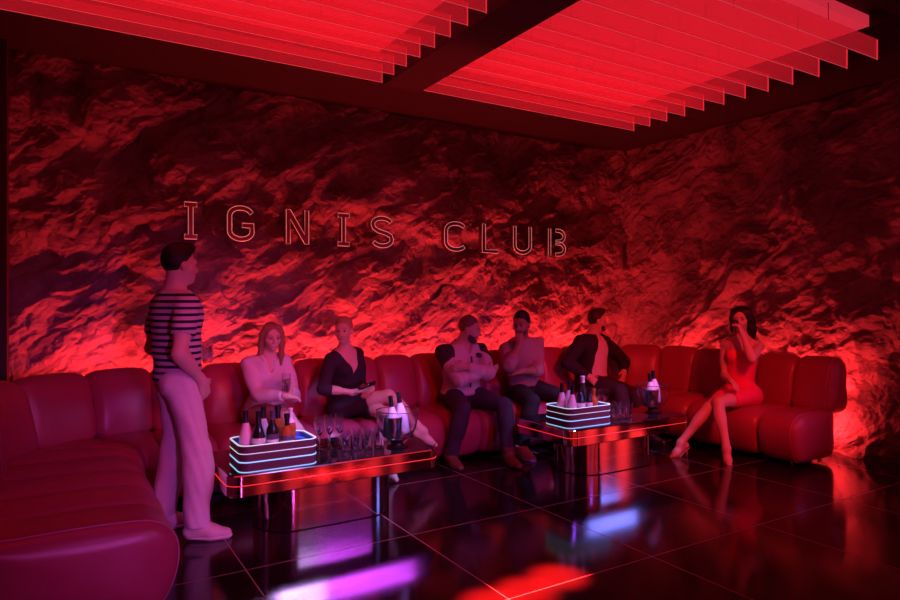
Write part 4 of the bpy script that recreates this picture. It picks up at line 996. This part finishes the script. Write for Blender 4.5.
# --- man in a dark suit jacket over a pale shirt, hands at his hips
def man_suit():
    g = figure('m', 1.80, (5.10, 5.30, .575), (5.13, 5.36, 1.09), (5.17, 5.335, 1.245), (.15, -1, 0), (.08, -1, 0), (.90, -.42, .02),
        wrists=[(4.88, 5.17, .66), (5.36, 5.12, .68)], elbow_poles=[(-1, .35, -.1), (1, .35, -.1)],
        ankles=[(5.02, 4.78, .095), (5.25, 4.66, .095)], knee_poles=[(0, -1, .6), (.35, -1, .6)], toes=[(0, -1, 0), (.1, -1, 0)],
        hands=[((.45, -.5, -.5), (.3, .9, 0), .5, .3), ((-.45, -.4, -.6), (-.3, .9, 0), .5, .3)])
    body(g, 'skin_fair', 'short-haired man in an open dark suit jacket and pale shirt, hands at his hips')
    c = g.core; tors = [p for p in c if p['t'] in ('waist', 'chest', 'shoulder', 'pelvis')]
    garment(g, 'shirt', 'white_cotton', [tors], .0075, offs={'waist': .012, 'chest': .008, 'shoulder': .006, 'pelvis': .012}, wrinkle=.003,
        cuts=[above(.62), below(g.neck[2] - .004), lambda P: -np.maximum(np.abs((P - g.neck) @ g.Rc[0]) * 1.6 - ((P - g.neck) @ g.Rc[2] + .09), -((P - g.neck) @ g.Rc[1] - .02)) * .5])
    for sg in (1, -1):
        bm = bmesh.new(); tube(bm, [g.neck + g.Rc[0] * sg * a + g.Rc[1] * b2 + g.Rc[2] * c2 - g.base for a, b2, c2 in ((.03, -.055, .03), (.066, .0, .02), (.056, .06, -.01), (.022, .095, -.07))], [.013, .015, .015, .007], 8); obj('collar', bm, M['white_cotton'], g.obj)
    opening = lambda P: -np.maximum(np.abs((P - g.neck) @ g.Rc[0] + .0) - (.040 + .100 * np.clip(-((P - g.neck) @ g.Rc[2]) / .45, 0, 1) ** .7), -((P - g.neck) @ g.Rc[1] - .0))
    garment(g, 'suit_jacket', 'suit', [tors, g.arm[0][0] + g.arm[0][1], g.arm[1][0] + g.arm[1][1]], .0075,
        offs={'waist': .030, 'chest': .024, 'shoulder': .022, 'pelvis': .034, 'uarm0': .022, 'uarm1': .022, 'farm0': .020, 'farm1': .020}, wrinkle=.003,
        gcuts={1: [sleeve(g, 0, 0.95)], 2: [sleeve(g, 1, 0.95)]}, cuts=[above(.56), below(g.neck[2] + .012), opening])
    garment(g, 'trousers', 'suit_trouser', [[p for p in c if p['t'] == 'pelvis'], g.leg[0][0] + g.leg[0][1], g.leg[1][0] + g.leg[1][1]], .0075,
        offs={'pelvis': .018, 'thigh0': .014, 'thigh1': .014, 'calf0': .022, 'calf1': .022}, wrinkle=.003, cuts=[above(.10), below(.70)])
    for i in (0, 1): shoe(g, i, 'shoe_black', 'shoe_black', .0068, .02)
    short_hair(g, 'hair_brown', .012, .003, .014); brows(g, 'hair_brown'); beard(g, 'stubble', .001)
    return g
mu = man_suit()

# --- woman in a red dress on the right end of the sofa, drinking
def woman_red():
    g = figure('f', 1.76, (5.72, 3.93, .575), (5.72, 3.925, 1.125), (5.69, 3.91, 1.29), (-.97, -.12, 0), (-.92, -.42, 0), (-.93, -.36, -.03),
        wrists=[(5.47, 3.87, .71), (5.545, 3.80, 1.165)], elbow_poles=[(.3, .35, -.8), (-.3, -.45, -.8)],
        ankles=[(5.06, 4.11, .125), (5.215, 3.73, .125)], knee_poles=[(-.6, -.45, .5), (-.7, .45, .9)], toes=[(-.70, .15, -.36), (-.40, -.48, -.36)],
        hands=[((-.35, -.75, -.3), (-.3, .1, -.95), .35, .3), ((-.25, .22, .85), (-.35, .75, -.1), .75, .6)])
    g.heels = True; g.heel_floor = (1, 1)
    body(g, 'skin_warm', 'dark-haired woman in a short red dress drinking at the right end of the sofa')
    c = g.core
    garment(g, 'dress', 'red_dress', [[p for p in c if p['t'] in ('waist', 'chest', 'pelvis')], g.leg[0][0], g.leg[1][0]], .0075,
        offs={'waist': .010, 'chest': .008, 'pelvis': .012, 'thigh0': .012, 'thigh1': .012}, wrinkle=.0018,
        cuts=[lambda P: (P - g.at(.76)) @ g.spine, lambda P: np.where(P[..., 2] < .78, (P - (g.kn[1] * .64 + g.pelvis * .36)) @ unit(g.kn[1] - g.pelvis), -1)])
    for sg in (1, -1):
        bm = bmesh.new(); tube(bm, [g.at(q) + g.Rc[0] * sg * x + g.Rc[1] * y - g.base for q, x, y in ((.74, .065, .112), (.86, .075, .092), (.955, .088, .045), (.965, .09, -.02), (.86, .08, -.085))], .004, 6); obj('shoulder_strap', bm, M['red_dress'], g.obj)
    hp, Rh, hs = g.hp, g.Rh, g.hs
    hair = [ell(hp(0, -.018, .042), Rh, np.array([.084, .100, .096]) * hs, 'h', .02)]
    for pts, r in (([(-.07, .005, .08), (-.088, -.015, .0), (-.10, -.035, -.10), (-.105, -.045, -.19)], .034), ([(.07, .0, .08), (.085, -.03, .0), (.085, -.06, -.10), (.07, -.07, -.19)], .030), ([(0, -.09, .05), (-.02, -.105, -.06), (-.03, -.10, -.17)], .055)):
        q = [hp(*p) for p in pts]
        for k, (a, b2) in enumerate(zip(q, q[1:])): hair.append(cone(a, b2, r * hs, r * hs * (1 if k < len(q) - 2 else .6), 'h', .03))
    sdf_obj('hair', [hair], .0055, M['hair_black'], g.obj, g.base, cuts=[lambda P: -np.maximum(np.linalg.norm(((P - hp(0, .105, -.02)) @ Rh.T) / np.array([.068, .09, .112]) / hs, axis=-1) - 1, -1) * .05])
    brows(g, 'hair_black'); heel_sandal(g, 0, 'sandal'); heel_sandal(g, 1, 'sandal')
    return g
wr = woman_red()

# --- things held in hands
def held_glass(pos, label, tilt, wine=False, group=None):
    t = thing('drinking_glass', label, 'glass', pos); t.rotation_euler = tilt
    obj('glass_body', tumbler_mesh() if not wine else flute_short(), M['glass'], t)
    if wine:
        bm = bmesh.new(); lathe(bm, [(0, -.005), (.018, .0), (.0275, .025), (.030, .045), (0, .046)], 18); obj('drink', bm, M['wine'], t)
    return t
def flute_short():
    bm = bmesh.new(); lathe(bm, [(0, -.095), (.028, -.095), (.028, -.092), (.004, -.088), (.0035, -.02), (.020, -.006), (.031, .03), (.029, .075), (.028, .075), (.0295, .03), (.018, -.003), (0, -.006)], 20); return bm
def hand_mid(g, i, d, n, a=.085, b=.035): return Vector(g.wr[i] + unit(d) * a * g.s + unit(n) * b)
p = hand_mid(wb, 1, (-.30, -.25, .9), (-.55, -.75, 0)); held_glass((p.x, p.y, p.z - .075), 'clear tumbler held by the woman in the pale blouse', (0, 0, 0))
p = hand_mid(man, 1, (.85, .1, .15), (.1, -.9, .2)); held_glass((p.x, p.y, p.z - .07), 'clear tumbler held in front of him by the standing man', (0, 0, 0))
p = hand_mid(wr, 1, (-.25, .22, .85), (-.35, .75, -.1), .08, .035); held_glass((p.x, p.y, p.z + .0), 'small stemmed glass of red wine at the lips of the woman in red', (math.radians(-12), math.radians(28), 0), True)
p = hand_mid(wd, 0, (.75, -.45, .30), (-.2, -.2, .95), .12, .022)
t = tag(bpy.data.objects.new('phone', None), 'dark phone in the hand of the woman in the dark dress', 'phone'); COL.objects.link(t); t.location = p
R = np.array([unit((.75, -.45, .30)), 0 * V3(0, 0, 0), unit(np.cross((.75, -.45, .30), np.cross((-.2, -.2, .95), (.75, -.45, .30))))]); R[1] = np.cross(R[2], R[0])
mtx = Matrix([list(c) for c in R.T]); t.rotation_euler = mtx.to_euler()
bm = bmesh.new(); box(bm, -.075, .075, -.036, .036, -.004, .004, .003); obj('phone_body', bm, M['phone'], t)
bm = bmesh.new(); box(bm, -.07, .07, -.033, .033, .0041, .0048); obj('phone_screen', bm, M['tabletop'], t)

# ------------------------------------------------------------------ light
def area(name, loc, target, sx, sy, color, power, spread=180):
    l = bpy.data.lights.new(name, 'AREA'); l.shape = 'RECTANGLE'; l.size = sx; l.size_y = sy; l.color = color; l.energy = power; l.spread = math.radians(spread)
    o = bpy.data.objects.new(name, l); COL.objects.link(o); o.location = loc
    o.rotation_euler = (Vector(target) - Vector(loc)).to_track_quat('-Z', 'Y').to_euler(); return o
def spot(name, loc, target, angle, color, power, blend=.5, rad=.04):
    l = bpy.data.lights.new(name, 'SPOT'); l.spot_size = math.radians(angle); l.spot_blend = blend; l.color = color; l.energy = power; l.shadow_soft_size = rad
    o = bpy.data.objects.new(name, l); COL.objects.link(o); o.location = loc
    o.rotation_euler = (Vector(target) - Vector(loc)).to_track_quat('-Z', 'Y').to_euler(); return o
RED = (1, .026, .034)
area('strip_back', ((BX0 + BX1) / 2 + .1, BY + .44, .68), ((BX0 + BX1) / 2 + .1, BY + .72, 1.25), 6.0, .05, RED, 160)
area('strip_right', (BX1 + .305, 4.35, .64), (BX1 + .8, 4.35, 1.2), 2.1, .04, RED, 48)
area('strip_right_low', (BX1 + .32, 3.55, .30), (BX1 + .8, 3.4, .25), .5, .3, RED, 12)
# violet, lilac and blue wash lamps out of view, with added red fills
spot('violet_spot', (.75, -1.8, 1.25), (.85, 5.2, .38), 30, (.54, .07, .64), 450, 1., .15)
spot('red_fill_near', (1.6, .2, 3.1), (1.9, 5.0, .5), 42, RED, 330, 1., .2)  # added fill to lift the red on the left seating
spot('red_fill_far', (3.4, .6, 3.1), (5.1, 4.5, .5), 44, RED, 650, 1., .2)  # added fill to lift the red on the right seating
spot('violet_spot_far', (2.8, -1.8, 2.4), (3.7, 5.0, .4), 24, (.26, .08, 1.), 260, 1., .15)
area('lilac_bar', (2.7, -1.0, 2.68), (1.6, 4.0, .4), .9, .40, (.58, .36, 1.), 1.9, 36)
area('purple_bar', (4.15, -1.0, 2.70), (2.1, 4.0, .4), 1.9, .40, (.58, .06, 1.), 2.6, 36)
area('blue_bar', (6.3, 1.65, 1.45), (4.2, 3.9, .4), 1.3, .55, (.17, .20, 1.), 4, 70)
for k in range(9): area('red_reflect_bar', (.2 + .72 * k, -3.0, 1.35), (.6 + .6 * k, 4, .6), (.2, .38, .28)[k % 3], 1.9, RED, (4., 6.8, 5.2)[k % 3])  # added upright bars, unseen, for red streaks mirrored in rims and drums
for k in range(4): area('red_side_reflect_bar', (6.3, 2.0 - .65 * k, .62), (4.2, 3.9, .3), .24, .9, RED, .24, 48)  # added beside the right wall so the right drum mirrors red
for k, (x, y) in enumerate(((2.29, 2.66), (2.05, 2.62), (1.82, 2.60))):
    spot('floor_pool_spot', (x + .02, y - .3, 3.15), (x, y + .0, 0), 7, (1, .02, .02), 26000, 1.)  # added spots that lay the red pools on the floor
for x in (2.0, 4.35): area('blue_glint_bar', (x, 3.0, 3.12), (x - .1, 4.3, .5), .7, .06, (.27, .28, 1.), 8, 32)  # added above the tables to put blue glints in the glasses

W = bpy.data.worlds.new('dark'); SC.world = W; W.use_nodes = True
W.node_tree.nodes['Background'].inputs[0].default_value = (.02, .002, .004, 1); W.node_tree.nodes['Background'].inputs[1].default_value = .15

# ------------------------------------------------------------------ camera
cd = bpy.data.cameras.new('camera'); cam = bpy.data.objects.new('camera', cd); COL.objects.link(cam)
cd.sensor_width = 36; cd.lens = 647. * 36 / 900; cd.clip_start = .02
cam.location = (0, 0, 1.48); cam.rotation_euler = (PI / 2, 0, -math.radians(31.283)); SC.camera = cam
vs = SC.view_settings; vs.view_transform = 'Standard'; vs.look = 'None'; vs.exposure = 0; vs.gamma = 1; vs.use_curve_mapping = False
SC.cycles.transparent_max_bounces = 32; SC.cycles.max_bounces = 10
